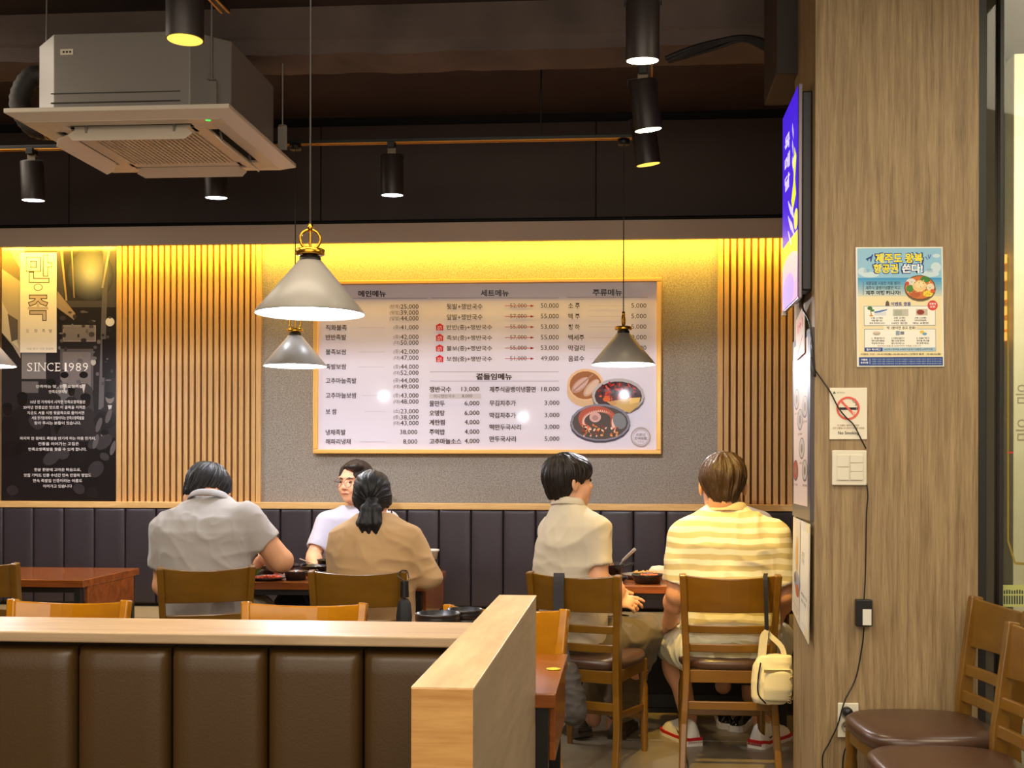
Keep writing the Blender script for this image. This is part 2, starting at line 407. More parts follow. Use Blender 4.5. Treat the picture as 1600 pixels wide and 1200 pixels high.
# slatted oak panels
def slat_panel(px0, px1, n, label, lastpost=True):
    a, b = at(px0, 780, YW-.03), at(px1, 780, YW-.03)
    root = thing('slat_panel', (a.x, YW-.03, pz0), label, 'wall panel')
    W = b.x-a.x; H = pz1-pz0; pw = .03
    f = MB().box((0, -.012, 0), (pw, .03, H))
    f.build('frame_post', M_OAK, root, .002)
    if lastpost: MB().box((W-pw, -.012, 0), (W, .03, H)).build('frame_post', M_OAK, root, .002)
    MB().box((pw, .018, 0), (W-(pw if lastpost else 0), .03, H)).build('backing', mat('slat_backing', (112, 78, 42), .7), root)
    inner = W-pw*(2 if lastpost else 1); st = inner/n; first = None
    for i in range(n):
        if first is None:
            o = first = MB().box((-st*.33, -.006, 0), (st*.33, .02, H)).build('slat', M_OAK, root, .002)
        else:
            o = first.copy(); COL.objects.link(o); o.parent = root
        o.location = (pw+st*(i+.5), 0, 0)
    return root
slat_panel(182.5, 408, 22, 'oak slat wall panel between the photo mural and the grey plaster')
slat_panel(1121, 1262, 12, 'narrower oak slat wall panel at the right end beside the column', False)

# monochrome photo mural on the left
def mural():
    Y = YW-.035; a, b = at(3, 384, Y), at(181, 784, Y)
    root = thing('photo_mural', ((a.x+b.x)/2, Y, b.z), 'tall black and white street photo mural with SINCE 1989 lettering', 'mural')
    p = MB().box((a.x, Y, b.z), (b.x, Y+.03, a.z+.05)).build('board', mat('mural_board', (30, 28, 30), .3)); p.parent = root; p.location = -root.location
    P = Print(); R = random.Random(11)
    P.rect(3, 380, 181, 784, (40, 36, 38))
    P.poly([(3, 380), (40, 380), (32, 440), (32, 560), (20, 540), (3, 520)], (170, 158, 140)); P.poly([(3, 386), (12, 386), (32, 420), (32, 440), (3, 420)], (120, 108, 92))
    P.poly([(3, 470), (18, 500), (30, 545), (3, 520)], (200, 190, 172)); P.poly([(12, 490), (28, 500), (28, 530), (18, 534)], (96, 88, 84))
    P.rect(89, 380, 181, 480, (72, 68, 72)); P.rect(100, 384, 160, 470, (52, 48, 52))
    for i in range(16): P.ell(142, 430, 36-i*2, 40-i*2.2, (60+i*6, 60+i*6, 66+i*6))
    P.poly([(90, 455), (118, 490), (116, 500), (88, 480)], (150, 130, 110)); P.line(96, 392, 104, 470, 3, (150, 130, 100)); P.line(112, 386, 116, 465, 2, (130, 116, 96))
    P.line(166, 384, 158, 640, 8, (92, 88, 92)); P.line(172, 384, 160, 450, 3, (140, 134, 130))
    P.rect(98, 508, 150, 534, (138, 130, 128)); P.rect(100, 510, 148, 532, (120, 112, 112))
    P.rect(94, 545, 146, 610, (84, 78, 80)); P.rect(98, 550, 142, 606, (112, 104, 104)); P.rect(34, 552, 72, 592, (120, 114, 112)); P.rect(34, 596, 60, 614, (96, 90, 90))
    P.ell(172, 503, 7, 7, (214, 210, 208)); P.ell(146, 566, 4, 5, (170, 164, 160)); P.rect(160, 530, 181, 590, (34, 30, 34))
    for i in range(46):        # shop-front bokeh and goods
        x, y = R.uniform(92, 178), R.uniform(486, 610); c = R.randint(48, 120); P.ell(x, y, R.uniform(1.5, 5), R.uniform(1, 4), (c, c-6, c-4))
    # crowd in dark coats with paler faces
    for x, y, s, f, co in ((101, 590, 1, 118, 90), (131, 590, 1.05, 112, 60), (80, 602, 1.15, 30, 38), (35, 624, 1.3, 28, 30), (134, 626, 1.3, 34, 44), (172, 622, 1.1, 116, 40), (112, 612, .9, 36, 40), (164, 680, 1.0, 120, 130), (12, 640, 1.2, 30, 26), (60, 640, 1.4, 26, 30), (95, 668, 1.6, 30, 36)):
        P.poly([(x-16*s, y+60*s), (x-13*s, y+16*s), (x-5*s, y+9*s), (x+5*s, y+9*s), (x+13*s, y+16*s), (x+16*s, y+60*s)], (co, co-4, co-3))
        P.ell(x, y, 6*s, 8*s, (f, f-8, f-12)); P.ell(x, y-4*s, 6.4*s, 5*s, (22, 20, 22))
        if f > 100: P.poly([(x-3*s, y+10*s), (x+3*s, y+10*s), (x, y+24*s)], (190, 184, 180))
    P.rect(3, 690, 181, 784, (24, 20, 22))
    for i in range(24):
        x, y = R.uniform(5, 178), R.uniform(640, 775); c = R.randint(18, 56); P.ell(x, y, R.uniform(6, 20), R.uniform(5, 14), (c, c-4, c-2), R.uniform(0, 3))
    for x, y in ((150, 690), (170, 650), (177, 700), (155, 664)): P.ell(x, y, 4, 12, (84, 79, 80), .3)
    P.rect(0, 0, .1, .1, (0, 0, 0)) if False else None
    P.rect(32, 395, 89, 551, (232, 224, 212))
    INK, PAP = (58, 44, 38), (238, 230, 216)
    P.text('만', 41, 82, 420, 44, INK, .05); P.text('만', 42.2, 80.8, 420, 41.6, PAP, .02)
    P.ell(60, 449, 7, 5.5, INK); P.ell(60, 449, 6, 4.6, PAP)
    P.text('족', 43, 77, 481, 41, INK, .05); P.text('족', 44.2, 75.8, 481, 38.6, (190, 174, 160), .02)
    for q, x in zip('오향족발', (41, 54, 66, 77)): P.text(q, x, x+5, 517, 5, (120, 108, 100))
    P.text('서울 중구 시청 뒷골목', 42, 84, 545, 3.4, (170, 160, 150))
    Wt = (236, 232, 230)
    x = 43.5
    for ch, a_, b_ in (('S', 43, 51), ('I', 55, 56.6), ('N', 60.5, 71.5), ('C', 74, 84), ('E', 87.5, 94), ('1', 101.5, 104.5), ('9', 108, 116), ('8', 119, 127), ('9', 130, 138)): P.text(ch, a_, b_, 573.5, 13, Wt, -.012)
    for a_, b_, yy in ((53.4, 58.2, 567.2), (53.4, 58.2, 579.8), (59, 63, 567.2), (59, 63, 579.8), (69.5, 73, 567.2), (86, 89, 567.2), (86, 89, 579.8), (101, 107, 579.8)): P.line(a_, yy, b_, yy, .8, Wt)
    for xx, yy in ((94, 568.4), (94.4, 578.4), (83.6, 569), (50.4, 568.8), (43.4, 578)): P.line(xx, yy-1.4, xx, yy+1.4, .7, Wt)
    for x0_, x1_, y0_ in ((43, 51, 580), ): pass
    for yc, x0_, x1_, t in ((604, 57, 130, '만족하는 맛 , 만족오향족발'), (612, 77, 106, '만족오향족발'), (628, 48, 134, '10년 전 가게에서 시작한 만족오향족발은'), (636.5, 37, 134, '20여년 한결같은 맛으로 이 골목을 지켜온'), (645, 43, 132, '지금도 서울 시청 뒷골목으로 들어서면'), (653, 50, 132, '서울 한가운데에서 만들어지는 만족오향족발을'), (661, 54, 127, '찾아 주시는 분들이 있습니다.'),
            (685, 32, 150, '마지막 한 점에도 족발을 반기게 하는 마음 한가지,'), (693.5, 60, 124, '전통을 이어가는 고집은'), (702, 45, 136, '만족오향족발을 찾을 수 있게 합니다.'),
            (734, 54, 127, '한분 한분에 고마운 마음으로,'), (742.5, 38, 143, '맛집 가이드 인증 수년간 연속 만점의 영업도'), (751, 52, 129, '연속 족발집 인증이라는 이름도'), (759.5, 68, 113, '이어가고 있습니다')):
        P.text(t, x0_, x1_, yc, 5.2, (214, 208, 206), .012)
    P.build('photo_print', print_mat('print_gloss', .22, coat=.3), lambda a, b: at(a, b, Y), (0, -1, 0), root, .00002, (3, 380, 181, 784))
    tag(root)
mural()
struct(MB().box((-5, YW-.05, pz0), (at(2, 700, YW).x, YW, pz1)).build('trim_4', M_OAK))

# menu board
def menu():
    Y = YW-.07
    a, b = at(490, 439.5, Y), at(1033, 709.5, Y); root = thing('menu_board', ((a.x+b.x)/2, Y, b.z), 'large white framed wall menu with prices and three dishes pictured', 'menu board')
    kids = []; fw = .028
    M = mat('frame_gold', (222, 172, 88), .35, .15)
    z0, z1, xa, xb = b.z, a.z, a.x, b.x
    kids.append(MB().box((xa, Y-.012, z0), (xb, Y+.05, z0+fw*.9)).build('frame_bar', M, None, .004))
    kids.append(MB().box((xa, Y-.012, z1-fw*.8), (xb, Y+.05, z1)).build('frame_bar', M, None, .004))
    kids.append(MB().box((xa, Y-.012, z0+fw*.9), (xa+fw, Y+.05, z1-fw*.8)).build('frame_bar', M, None, .004))
    kids.append(MB().box((xb-fw, Y-.012, z0+fw*.9), (xb, Y+.05, z1-fw*.8)).build('frame_bar', M, None, .004))
    kids.append(MB().box((xa+fw, Y+.01, z0+fw*.9), (xb-fw, Y+.045, z1-fw*.8)).build('board', mat('menu_paper', (214, 206, 216), .08, spec=.1, bump=.25, bscale=1.6)))
    P = Print(); K = (44, 32, 34); T = (60, 48, 50); LN = (150, 138, 150)
    def hl(x0, x1, y, c=LN): P.line(x0, y, x1, y, .9, c)
    P.text('메인메뉴', 560, 603, 459, 10, K, .025); P.text('세트메뉴', 751, 795, 458, 10.5, K, .025); P.text('주류메뉴', 926, 972, 457, 10.5, K, .025)
    hl(540, 668, 466); hl(674, 873, 465.5); hl(886, 1012, 464.5)
    P.text('족발', 540, 560, 479, 9, T, .015)
    for t, x1, y in (('직화불족', 542, 512), ('반반족발', 541, 527), ('불족보쌈', 541, 550), ('족발보쌈', 541, 573), ('고추마늘족발', 557, 595), ('고추마늘보쌈', 557, 618), ('보 쌈', 526, 643), ('냉채족발', 540, 675.5), ('해파리냉채', 548, 690)):
        P.text(t, 509, x1, y, 8.8, T, .015)
    for pre, num, y in (('(반족)', '25,000', 479.5), ('(뒷발)', '39,000', 489), ('(앞발)', '44,000', 498), ('(중)', '41,000', 512), ('(중)', '42,000', 527), ('(대)', '50,000', 536), ('(중)', '42,000', 550), ('(대)', '47,000', 559.5), ('(중)', '44,000', 573.5), ('(대)', '52,000', 583), ('(중)', '44,000', 595), ('(대)', '49,000', 604.5), ('(중)', '43,000', 618.5), ('(대)', '48,000', 628), ('(소)', '23,000', 643), ('(중)', '38,000', 652.5), ('(대)', '43,000', 661.5)):
        P.text(num, 626, 654, y, 8.2, K, .0); w = 16 if len(pre) > 3 else 10; P.text(pre, 625-w, 625, y, 7, (110, 98, 102))
    P.text('38,000', 625, 652, 675.5, 8.2, K); P.text('8,000', 630, 652, 690.5, 8.2, K)
    for y, x in ((550, 560), (573.5, 560), (618, 566), (643, 570), (690, 562), (512, 560)): hl(x, 602, y, (196, 186, 196))
    for i, (t, x1, old, new) in enumerate((('뒷발+쟁반국수', 754, '52,000', '50,000'), ('앞발+쟁반국수', 754, '57,000', '55,000'), ('반반(중)+쟁반국수', 769, '55,000', '53,000'), ('족보(중)+쟁반국수', 769, '57,000', '55,000'), ('불보(중)+쟁반국수', 769, '55,000', '53,000'), ('보쌈(중)+쟁반국수', 769, '51,000', '49,000'))):
        y = 478.5+16.5*i; P.text(t, 698, x1, y+.5, 9, T, .012); P.text(old, 797, 823, y-.5, 7.6, (90, 78, 84)); P.text(new, 845, 873, y-.5, 8.4, K)
        P.line(789, y-.5, 830, y-.5, .9, (176, 60, 60)); P.poly([(829, y-2.4), (835, y-.5), (829, y+1.4)], (150, 30, 36))
        if i > 1:
            P.poly([(680, y-2), (687, y-6.5), (694, y-2), (692.5, y-2), (692.5, y+4.8), (681.5, y+4.8), (681.5, y-2)], (196, 26, 40)); P.text('알뜰', 683.5, 690.5, y-1.2, 2.6, (240, 220, 220)); P.text('SET', 683, 691, y+2.4, 3, (240, 220, 220))
    hl(672, 873, 581); hl(672, 873, 595.5); P.text('곁들임메뉴', 744, 800, 588.5, 10.5, K, .03)
    P.rect(671, 615, 751, 623, (196, 186, 186))
    for t, x1, n, y in (('쟁반국수', 705, '13,000', 608.5), ('물만두', 695, '6,000', 630.5), ('오뎅탕', 695, '6,000', 645.5), ('계란찜', 695, '4,000', 660), ('주먹밥', 695, '4,000', 675), ('고추마늘소스', 721, '4,000', 689.5)):
        P.text(t, 671, x1, y, 9, T, .015); P.text(n, 721 if len(n) > 5 else 726, 749, y, 8.2, K)
    P.text('미니쟁반국수', 678, 711, 619, 5.4, (90, 80, 84)); P.text('8,000', 722, 738, 619, 5.4, (90, 80, 84))
    for t, x1, n, y in (('제주식골뱅이냉쫄면', 837, '18,000', 608.5), ('무김치추가', 806, '3,000', 630), ('막김치추가', 806, '3,000', 649), ('떡만두국사리', 814, '3,000', 667.5), ('만두국사리', 806, '5,000', 686)):
        P.text(t, 765, x1, y, 9, T, .015); P.text(n, 846 if len(n) > 5 else 851, 874, y, 8.2, K)
    for i, (t, x1, n) in enumerate((('소 주', 906, '5,000'), ('맥 주', 906, '5,000'), ('청 하', 906, '5,000'), ('백세주', 913, '8,000'), ('막걸리', 913, '5,000'), ('음료수', 913, '2,000'))):
        y = 478+16.5*i; P.text(t, 888, x1, y, 9, T, .015); P.text(n, 986.5, 1010, y, 8.2, K); hl(920, 978, y, (198, 188, 196))
    R = random.Random(5)
    # steamer with dumplings
    P.ell(915, 612, 29, 24, (206, 168, 130)); P.rect(886.5, 600, 943, 612, (206, 168, 130)); P.ell(915, 601, 28.5, 25, (216, 176, 134)); P.ell(915, 602, 25, 22, (150, 96, 60))
    P.ell(906, 602, 16, 8, (176, 136, 118), -.75); P.ell(908, 600, 15, 6, (196, 160, 146), -.7); P.ell(924, 606, 17, 7.5, (186, 150, 126), -.85); P.ell(925, 605, 15, 5, (204, 172, 150), -.85)
    for i in range(16):
        x, y = 897+i*1.9, 613-i*1.6; P.ell(x, y-3, 1.2, 2.2, (160, 122, 106), .6)
    # red dish
    P.ell(966, 622, 41, 27, (104, 96, 96)); P.ell(966, 618, 41, 27, (176, 168, 168)); P.ell(966, 619, 37, 23, (70, 52, 54))
    for i in range(90):
        a, q = R.uniform(0, 6.28), math.sqrt(R.random())
        x, y = 964+31*q*math.cos(a), 613+15*q*math.sin(a); P.ell(x, y, R.uniform(1.5, 4.2), R.uniform(1, 2.4), R.choice([(150, 36, 30), (188, 60, 40), (96, 36, 40), (120, 60, 50), (210, 90, 70), (60, 34, 38)]), R.uniform(0, 3))
    P.poly([(948, 628), (984, 622), (1000, 621), (998, 634), (984, 645), (968, 640)], (196, 160, 96)); P.poly([(984, 622), (1001, 621), (999, 628), (984, 632)], (222, 184, 104)); P.ell(948, 624, 6, 4, (206, 96, 50)); P.ell(958, 630, 6, 3.4, (190, 140, 90))
    # sliced pork on a black plate
    P.ell(938, 664, 47, 28, (70, 66, 76)); P.ell(938, 660, 47, 29, (128, 122, 134)); P.ell(938, 660.5, 43.5, 26, (82, 72, 68))
    for i in range(30):
        a = PI*.75+PI*1.35*(i/29); x, y = 934+25*math.cos(a), 656+16*math.sin(a)
        P.ell(x, y, 9, 3.8, (170, 84, 66), a+1.2); P.ell(x+.6, y+.8, 8, 2.6, (222, 184, 166), a+1.2)
    P.ell(930, 652, 9, 8, (206, 160, 150)); P.ell(930, 653, 5, 4, (170, 128, 124)); P.ell(968, 658, 10, 13, (120, 122, 124), -.4)
    for i in range(46):
        x, y = R.uniform(908, 966), R.uniform(664, 682); P.ell(x, y, R.uniform(1, 3), R.uniform(.8, 1.8), R.choice([(200, 110, 60), (232, 200, 170), (150, 60, 40), (90, 50, 36), (220, 150, 90)]), R.uniform(0, 3))
    # seal
    P.rring(1001, 683, 13.6, 15.6, (168, 154, 150)); P.rring(1001, 683, 11.6, 12.2, (180, 168, 164)); P.text('소문난', 993.5, 1008.5, 679, 4.6, (150, 136, 134), .02); P.text('한국맛집', 991.5, 1010.5, 685, 4.6, (150, 136, 134), .02); P.text('인증점', 996, 1006, 690, 3, (160, 146, 144))
    for k in kids: k.parent = root; k.location = -root.location
    P.build('menu_print', print_mat('print_board', .08, spec=.1), lambda a, b: at(a, b, Y+.009), (0, -1, 0), root, .00002)
menu()

# posters, signs and switches on the column
def column_poster():
    Y = COLY; root = thing('event_poster', at(1406, 573, Y-.002), 'blue and sand coloured event poster with noodle bowl on the wood column', 'poster')
    MP = lambda a, b: at(a+(b-480)*.012, b-(a-1406)*.004, Y-.004)
    P = Print()
    P.rect(1338, 386, 1474, 573, (240, 238, 226)); P.rect(1340.5, 388, 1472, 571.5, (244, 228, 180))
    P.rect(1340.5, 388, 1472, 434, (150, 200, 226))
    for i in range(8): P.rect(1340.5, 434+i*3.6, 1472, 434+(i+1)*3.6+.1, (int(70+i*20), int(158+i*8), int(208-i*1)))
    for x, y, rx, ry in ((1348, 424, 7, 6), (1463, 418, 8, 8), (1454, 428, 14, 5), (1360, 429, 14, 4.5), (1464, 400, 6, 3)): P.ell(x, y, rx, ry, (206, 228, 236))
    NV, YL, WH = (30, 66, 140), (250, 232, 40), (250, 250, 246)
    P.text('제주도 왕복', 1366.5, 1444.5, 403.5, 18.5, NV, .075); P.text('항공권', 1363.5, 1405.5, 419.5, 17.5, NV, .075); P.text('쏜다!', 1408, 1444.5, 419.5, 17.5, NV, .075)
    P.text('제주도 왕복', 1368.5, 1442.5, 403.5, 15.5, YL, .035); P.text('항공권', 1365.5, 1403.5, 419.5, 14.5, YL, .035); P.text('쏜다!', 1410, 1442.5, 419.5, 14.5, WH, .035)
    P.poly([(1354, 404), (1362, 400), (1364, 397), (1365.5, 398), (1364, 401), (1362, 409), (1360.5, 409), (1360.5, 403.5), (1357.5, 405.5), (1357.5, 408), (1356.5, 408), (1355.6, 406), (1353.6, 405.4)], NV)
    for x, y, a, b in ((1447, 401, 1450, 406), (1451, 398, 1452.5, 405), (1455, 398, 1453, 404)): P.line(x, y, a, b, 1.4, (90, 110, 190))
    for x in (1350, 1449):
        for k in range(3): P.line(x, 421+k*2, x+9, 421+k*2, .7, (120, 150, 190))
    P.line(1349, 440, 1349, 461, .8, (70, 90, 110)); DK = (40, 44, 54)
    P.text('새콤달콤 시원한 여름 별미!', 1353, 1407, 442.5, 5.6, (60, 90, 120), .02); P.text('제주식 골뱅이냉쫄면 먹고', 1353, 1407, 449.7, 5.6, (60, 80, 96), .02); P.text('제주 여행 떠나자!', 1353, 1407, 457.5, 7, DK, .03)
    R = random.Random(2)
    P.ell(1438, 452, 24.5, 19.5, (120, 100, 70)); P.ell(1437.5, 449.5, 24.5, 19.5, (96, 70, 40)); P.ell(1437.5, 449.5, 23, 18, (214, 120, 60))
    for x, y, rx, ry, c in ((1424, 441, 8, 6, (228, 222, 210)), (1446, 437, 8, 5, (70, 130, 50)), (1454, 449, 6, 6, (236, 222, 190)), (1422, 451, 6, 6, (80, 140, 60)), (1430, 460, 8, 5, (190, 96, 50)), (1450, 459, 8, 5, (240, 210, 60)), (1437, 447, 11, 9, (240, 204, 140)), (1437, 445, 7, 5, (248, 222, 170)), (1457, 455, 4, 3, (226, 90, 50)), (1418, 443, 3, 3, (206, 70, 50))): P.ell(x, y, rx, ry, c)
    for i in range(40): P.ell(1437+R.uniform(-19, 19), 450+R.uniform(-14, 14), .9, .6, R.choice([(250, 240, 200), (200, 80, 40), (90, 140, 60), (240, 200, 90)]))
    P.poly([(1383, 479), (1384, 472), (1386.5, 469.5), (1389, 472), (1390, 479)], (100, 84, 72)); P.text('이벤트 경품', 1392, 1423, 475, 6, (50, 70, 150), .02)
    def card(y0, y1): P.rect(1349.5, y0, 1461.5, y1, (150, 160, 180)); P.rect(1350.3, y0+.8, 1460.7, y1-.8, (250, 246, 232))
    card(478, 509); card(514, 549)
    P.text('이벤트 경품', 1392, 1423, 475, 6, (50, 70, 150), .02); P.rect(1380, 509, 1432, 516, (250, 240, 210)); P.text('약 1분이면 응모 완료!', 1385, 1430, 512.3, 5, DK, .02)
    P.ell(1457, 477.5, 8, 8, (216, 76, 66)); P.text('경품에', 1452, 1462, 475, 3.2, WH, .02); P.text('도전', 1453, 1461, 479.6, 3.2, WH, .02)
    P.ell(1359, 481.5, 4, 3, (60, 120, 60)); P.ell(1363, 485, 3, 2, (70, 140, 70)); P.line(1360, 482, 1361, 493, 1.2, (130, 90, 50)); P.ell(1361, 493, 3, 1.5, (226, 150, 60)); P.poly([(1365, 487), (1386, 483), (1386, 484.6), (1368, 490)], (70, 120, 190)); P.poly([(1366, 489), (1384, 487), (1384, 493), (1366, 493)], (220, 226, 230))
    P.rect(1395, 483, 1419, 494, (200, 196, 180)); P.rect(1397, 484.5, 1409, 493, (176, 180, 160)); P.rect(1431, 483, 1449, 493, (206, 190, 170)); P.ell(1438, 488, 6, 4, (150, 60, 46))
    for x0_, ts in ((1361, ('1등 (1명)', '제주도', '왕복 항공권 (2인)')), (1396, ('2등 (2명)', '신세계 상품권', '10만 원권')), (1429, ('3등 (10명)', '만족오향족발(特)', '메뉴 교환권'))):
        for k, t in enumerate(ts): P.text(t, x0_-(3 if k == 2 else 0), x0_+(21 if k == 2 else 18), 497+k*4, 3, DK, .02)
    P.ell(1369, 521, 6, 3, (180, 170, 150)); P.ell(1369, 519.5, 6, 1.6, (220, 200, 170)); P.rect(1399, 517, 1405, 524, (150, 166, 180)); P.rect(1406, 518, 1412, 523, (120, 130, 140)); P.ell(1440, 519, 3.6, 2.6, (236, 200, 80)); P.ell(1444, 522, 3.6, 2.2, (110, 170, 200))
    for x0_, ts in ((1361, ('1. 주문하기', '제주식 골뱅이냉쫄면을', '주문해 주세요.')), (1392, ('2. 인증샷 올리기', '매장 사진을 첨부해', '필수 해시태그 #')), (1431, ('3. DM 하기', '게시물 주소를', '보내주세요.'))):
        for k, t in enumerate(ts): P.text(t, x0_, x0_+20, 528.5+k*4, 2.8 if k else 3.2, DK, .015)
    P.text('응모하신 분들 중 당첨자에게 경품을 드립니다', 1370, 1438, 540.4, 2.8, (150, 120, 90))
    P.rect(1350, 543, 1461, 549, (170, 200, 216)); P.rect(1350, 543, 1378, 549, (36, 74, 146)); P.text('필수 해시태그', 1353, 1375, 546, 3.6, WH, .02); P.text('#만족오향족발 #제주식골뱅이냉쫄면 #제주여행', 1381, 1456, 546, 3, DK, .01)
    P.text('이벤트 기간 : 25.07.09(월)~25.08.20(수) | 당첨자 발표 : 25.08.22(월)', 1344, 1469, 553.6, 3.6, (90, 80, 60), .015)
    P.rect(1341, 558, 1472, 571, (38, 72, 142)); P.text('이벤트', 1344.5, 1354.5, 562, 3.2, WH, .03); P.text('유의사항', 1343.5, 1355.5, 566.5, 3.2, WH, .03); P.line(1358, 560, 1358, 569, .5, WH)
    for k in range(3): P.text('이벤트 기간은 매장 사정에 따라 고지 없이 마감할 수 있습니다 자세한 사항은 매장에 문의해 주세요', 1361, 1470, 561.3+k*3.5, 2.1, (200, 210, 230))
    p = MB().box((0, 0, 0), (.1, .1, .1)); p = MB(); q = [MP(1338, 386), MP(1474, 386), MP(1474, 573), MP(1338, 573)]
    p.add([v+Vector((0, 0, 0)) for v in q]+[v+Vector((0, .0035, 0)) for v in q], [(0, 1, 2, 3), (7, 6, 5, 4), (0, 4, 5, 1), (1, 5, 6, 2), (2, 6, 7, 3), (3, 7, 4, 0)])
    b = p.build('sheet', mat('poster_paper', (236, 232, 220), .4)); b.parent = root; b.location = -root.location
    P.build('poster_print', print_mat('print_semi', .35), MP, (0, -1, 0), root, .00001, (1338, 386, 1474, 573))
column_poster()
def smoke_sign():
    Y = COLY; a, b = at(1296, 606, Y), at(1354.5, 686.5, Y)
    root = thing('no_smoking_sign', ((a.x+b.x)/2, Y, b.z), 'white no smoking sign with red ring on the wood column', 'sign')
    o = MB().box((a.x, Y-.005, b.z), (b.x, Y-.0005, a.z)).build('plate', mat('sign_white', (238, 228, 204), .35), None, .0015); o.parent = root; o.location = -root.location
    P = Print(); RD, K = (226, 100, 84), (34, 30, 28)
    P.poly([(1301, 615), (1303.5, 611), (1306, 615)], (70, 100, 80)); P.text('중구보건소', 1308, 1320, 613.4, 2.8, (90, 84, 78))
    P.rect(1311, 636.5, 1338, 640.5, K); P.rect(1338.5, 636.5, 1340, 640.5, K); P.rect(1341, 636.5, 1342, 640.5, K)
    for x0, y0, x1, y1 in ((1336, 634, 1338, 630), (1338, 630, 1333, 628), (1333, 628, 1332, 625), (1332, 625, 1337, 623), (1338, 634, 1340, 629), (1340, 629, 1337, 625.5)): P.line(x0, y0, x1, y1, .7, K)
    P.rring(1325, 638, 15, 18.4, RD); P.line(1313.5, 626, 1337, 650.5, 3.4, RD); P.poly([(1331, 643), (1337, 644), (1334, 650)], (236, 180, 160))
    P.text('이 건물은 흡연이 금지된', 1308, 1342, 664.5, 3, (150, 120, 100), .01); P.text('금연 건물입니다 흡연시 과태료 10만원', 1301, 1350, 668.8, 3, (150, 110, 90), .01)
    P.text('No Smoking', 1309.5, 1342, 677, 6.4, K, .01)
    P.build('sign_print', print_mat('print_semi', .35), lambda a, b: at(a, b, Y-.005), (0, -1, 0), root, .00002)
smoke_sign()
def switch_plate():
    Y = COLY; a, b = at(1299.5, 703.5, Y), at(1353.5, 758.5, Y)
    root = thing('light_switch', ((a.x+b.x)/2, Y, b.z), 'square white light switch plate with five rockers on the column', 'switch'); kids = []
    kids.append(MB().box((a.x, Y-.012, b.z), (b.x, Y, a.z)).build('plate', M_WHITE, None, .004, 3))
    for x0, y0, x1, y1 in ((1307, 711, 1325.5, 729.5), (1307, 730.5, 1325.5, 750), (1327.5, 711, 1347, 723), (1327.5, 724, 1347, 736.5), (1327.5, 737.5, 1347, 750)):
        p, q = at(x0, y0, Y), at(x1, y1, Y); kids.append(MB().box((p.x, Y-.0165, q.z), (q.x, Y-.011, p.z)).build('rocker', M_WHITE, None, .0012))
    for k in kids: k.parent = root; k.location = -root.location
switch_plate()
def socket():
    Y = COLY; a, b = at(1308.5, 1097.5, Y), at(1341, 1152, Y)
    root = thing('wall_socket', ((a.x+b.x)/2, Y, b.z), 'white double wall socket low on the wood column', 'socket'); kids = []
    kids.append(MB().box((a.x, Y-.01, b.z), (b.x, Y, a.z)).build('plate', M_WHITE, None, .003))
    for yy in (1114, 1135):
        c = at(1323.5, yy, Y-.011); kids.append(MB().lathe([(0, .001), (.0165, .001), (.0175, .004), (.02, .004), (.021, 0)], c, 24, (0, -1, 0)).build('outlet', mat('outlet_grey', (150, 140, 122), .5)))
        kids.append(MB().lathe([(0, 0), (.0026, 0)], c+Vector((.008, -.0015, 0)), 8, (0, -1, 0)).lathe([(0, 0), (.0026, 0)], c+Vector((-.008, -.0015, 0)), 8, (0, -1, 0)).build('pin_hole', M_BLACK))
    for k in kids: k.parent = root; k.location = -root.location
    c = at(1325, 1113, Y-.03); tag(MB().lathe([(0, .014), (.010, .014), (.0165, .006), (.0165, -.02), (0, -.02)], c, 20, (0, -1, 0)).build('power_plug', M_BLACK), 'round black plug pushed into the upper outlet', 'plug')
socket()
def adapter():
    Y = COLY; a, b = at(1338, 937, Y-.03), at(1363, 979, Y-.03)
    root = thing('power_adapter', ((a.x+b.x)/2, Y, b.z), 'black power adapter with white label taped to the column', 'adapter'); kids = []
    kids.append(MB().box((a.x, Y-.034, b.z), (b.x, Y-.0005, a.z)).build('casing', M_BLACK, None, .003))
    p, q = at(1348, 952, Y-.0345), at(1361.5, 977, Y-.0345); kids.append(MB().box((p.x, Y-.0355, q.z), (q.x, Y-.034, p.z)).build('sticker', mat('sticker', (226, 222, 206), .5)))
    for k in kids: k.parent = root; k.location = -root.location
adapter()
def smooth(pts, n=8):
    P = [Vector(p) for p in pts]; P = [P[0]*2-P[1]]+P+[P[-1]*2-P[-2]]; out = []
    for i in range(1, len(P)-2):
        a, b, c, d = P[i-1:i+3]
        for k in range(n):
            t = k/n; out.append(.5*((2*b)+(c-a)*t+(2*a-5*b+4*c-d)*t*t+(3*b-a-3*c+d)*t**3))
    out.append(P[-2]); return out
def cable(pxs, label, Y=COLY-.006, r=.0024):
    tag(MB().tube(smooth([at(x, y, Y if len(e) == 0 else e[0]) for x, y, *e in pxs]), r, 7).build('power_cable', M_BLACK), label, 'cable')
cable([(1268, 560, COLY-.005), (1272, 575), (1282, 590), (1297, 612, COLY-.009), (1310, 637, COLY-.01), (1322, 652, COLY-.01), (1334, 664, COLY-.01), (1345, 685, COLY-.01), (1353, 701)], 'black cable slanting down over the no smoking sign')
cable([(1354, 755), (1356, 775), (1354, 800), (1353, 850), (1352, 900), (1350, 938, COLY-.012)], 'black cable hanging from the switch to the power adapter')
cable([(1350, 980, COLY-.012), (1347, 1010), (1337, 1060), (1320, 1095, COLY-.013), (1308, 1135, COLY-.013), (1296, 1160), (1285, 1185), (1290, 1230)], 'black cable running from the power adapter down past the socket')
cable([(1326, 1117, COLY-.05), (1331, 1130, COLY-.04), (1330, 1150, COLY-.02), (1318, 1180), (1316, 1230)], 'short black cable from the plug in the wall socket')

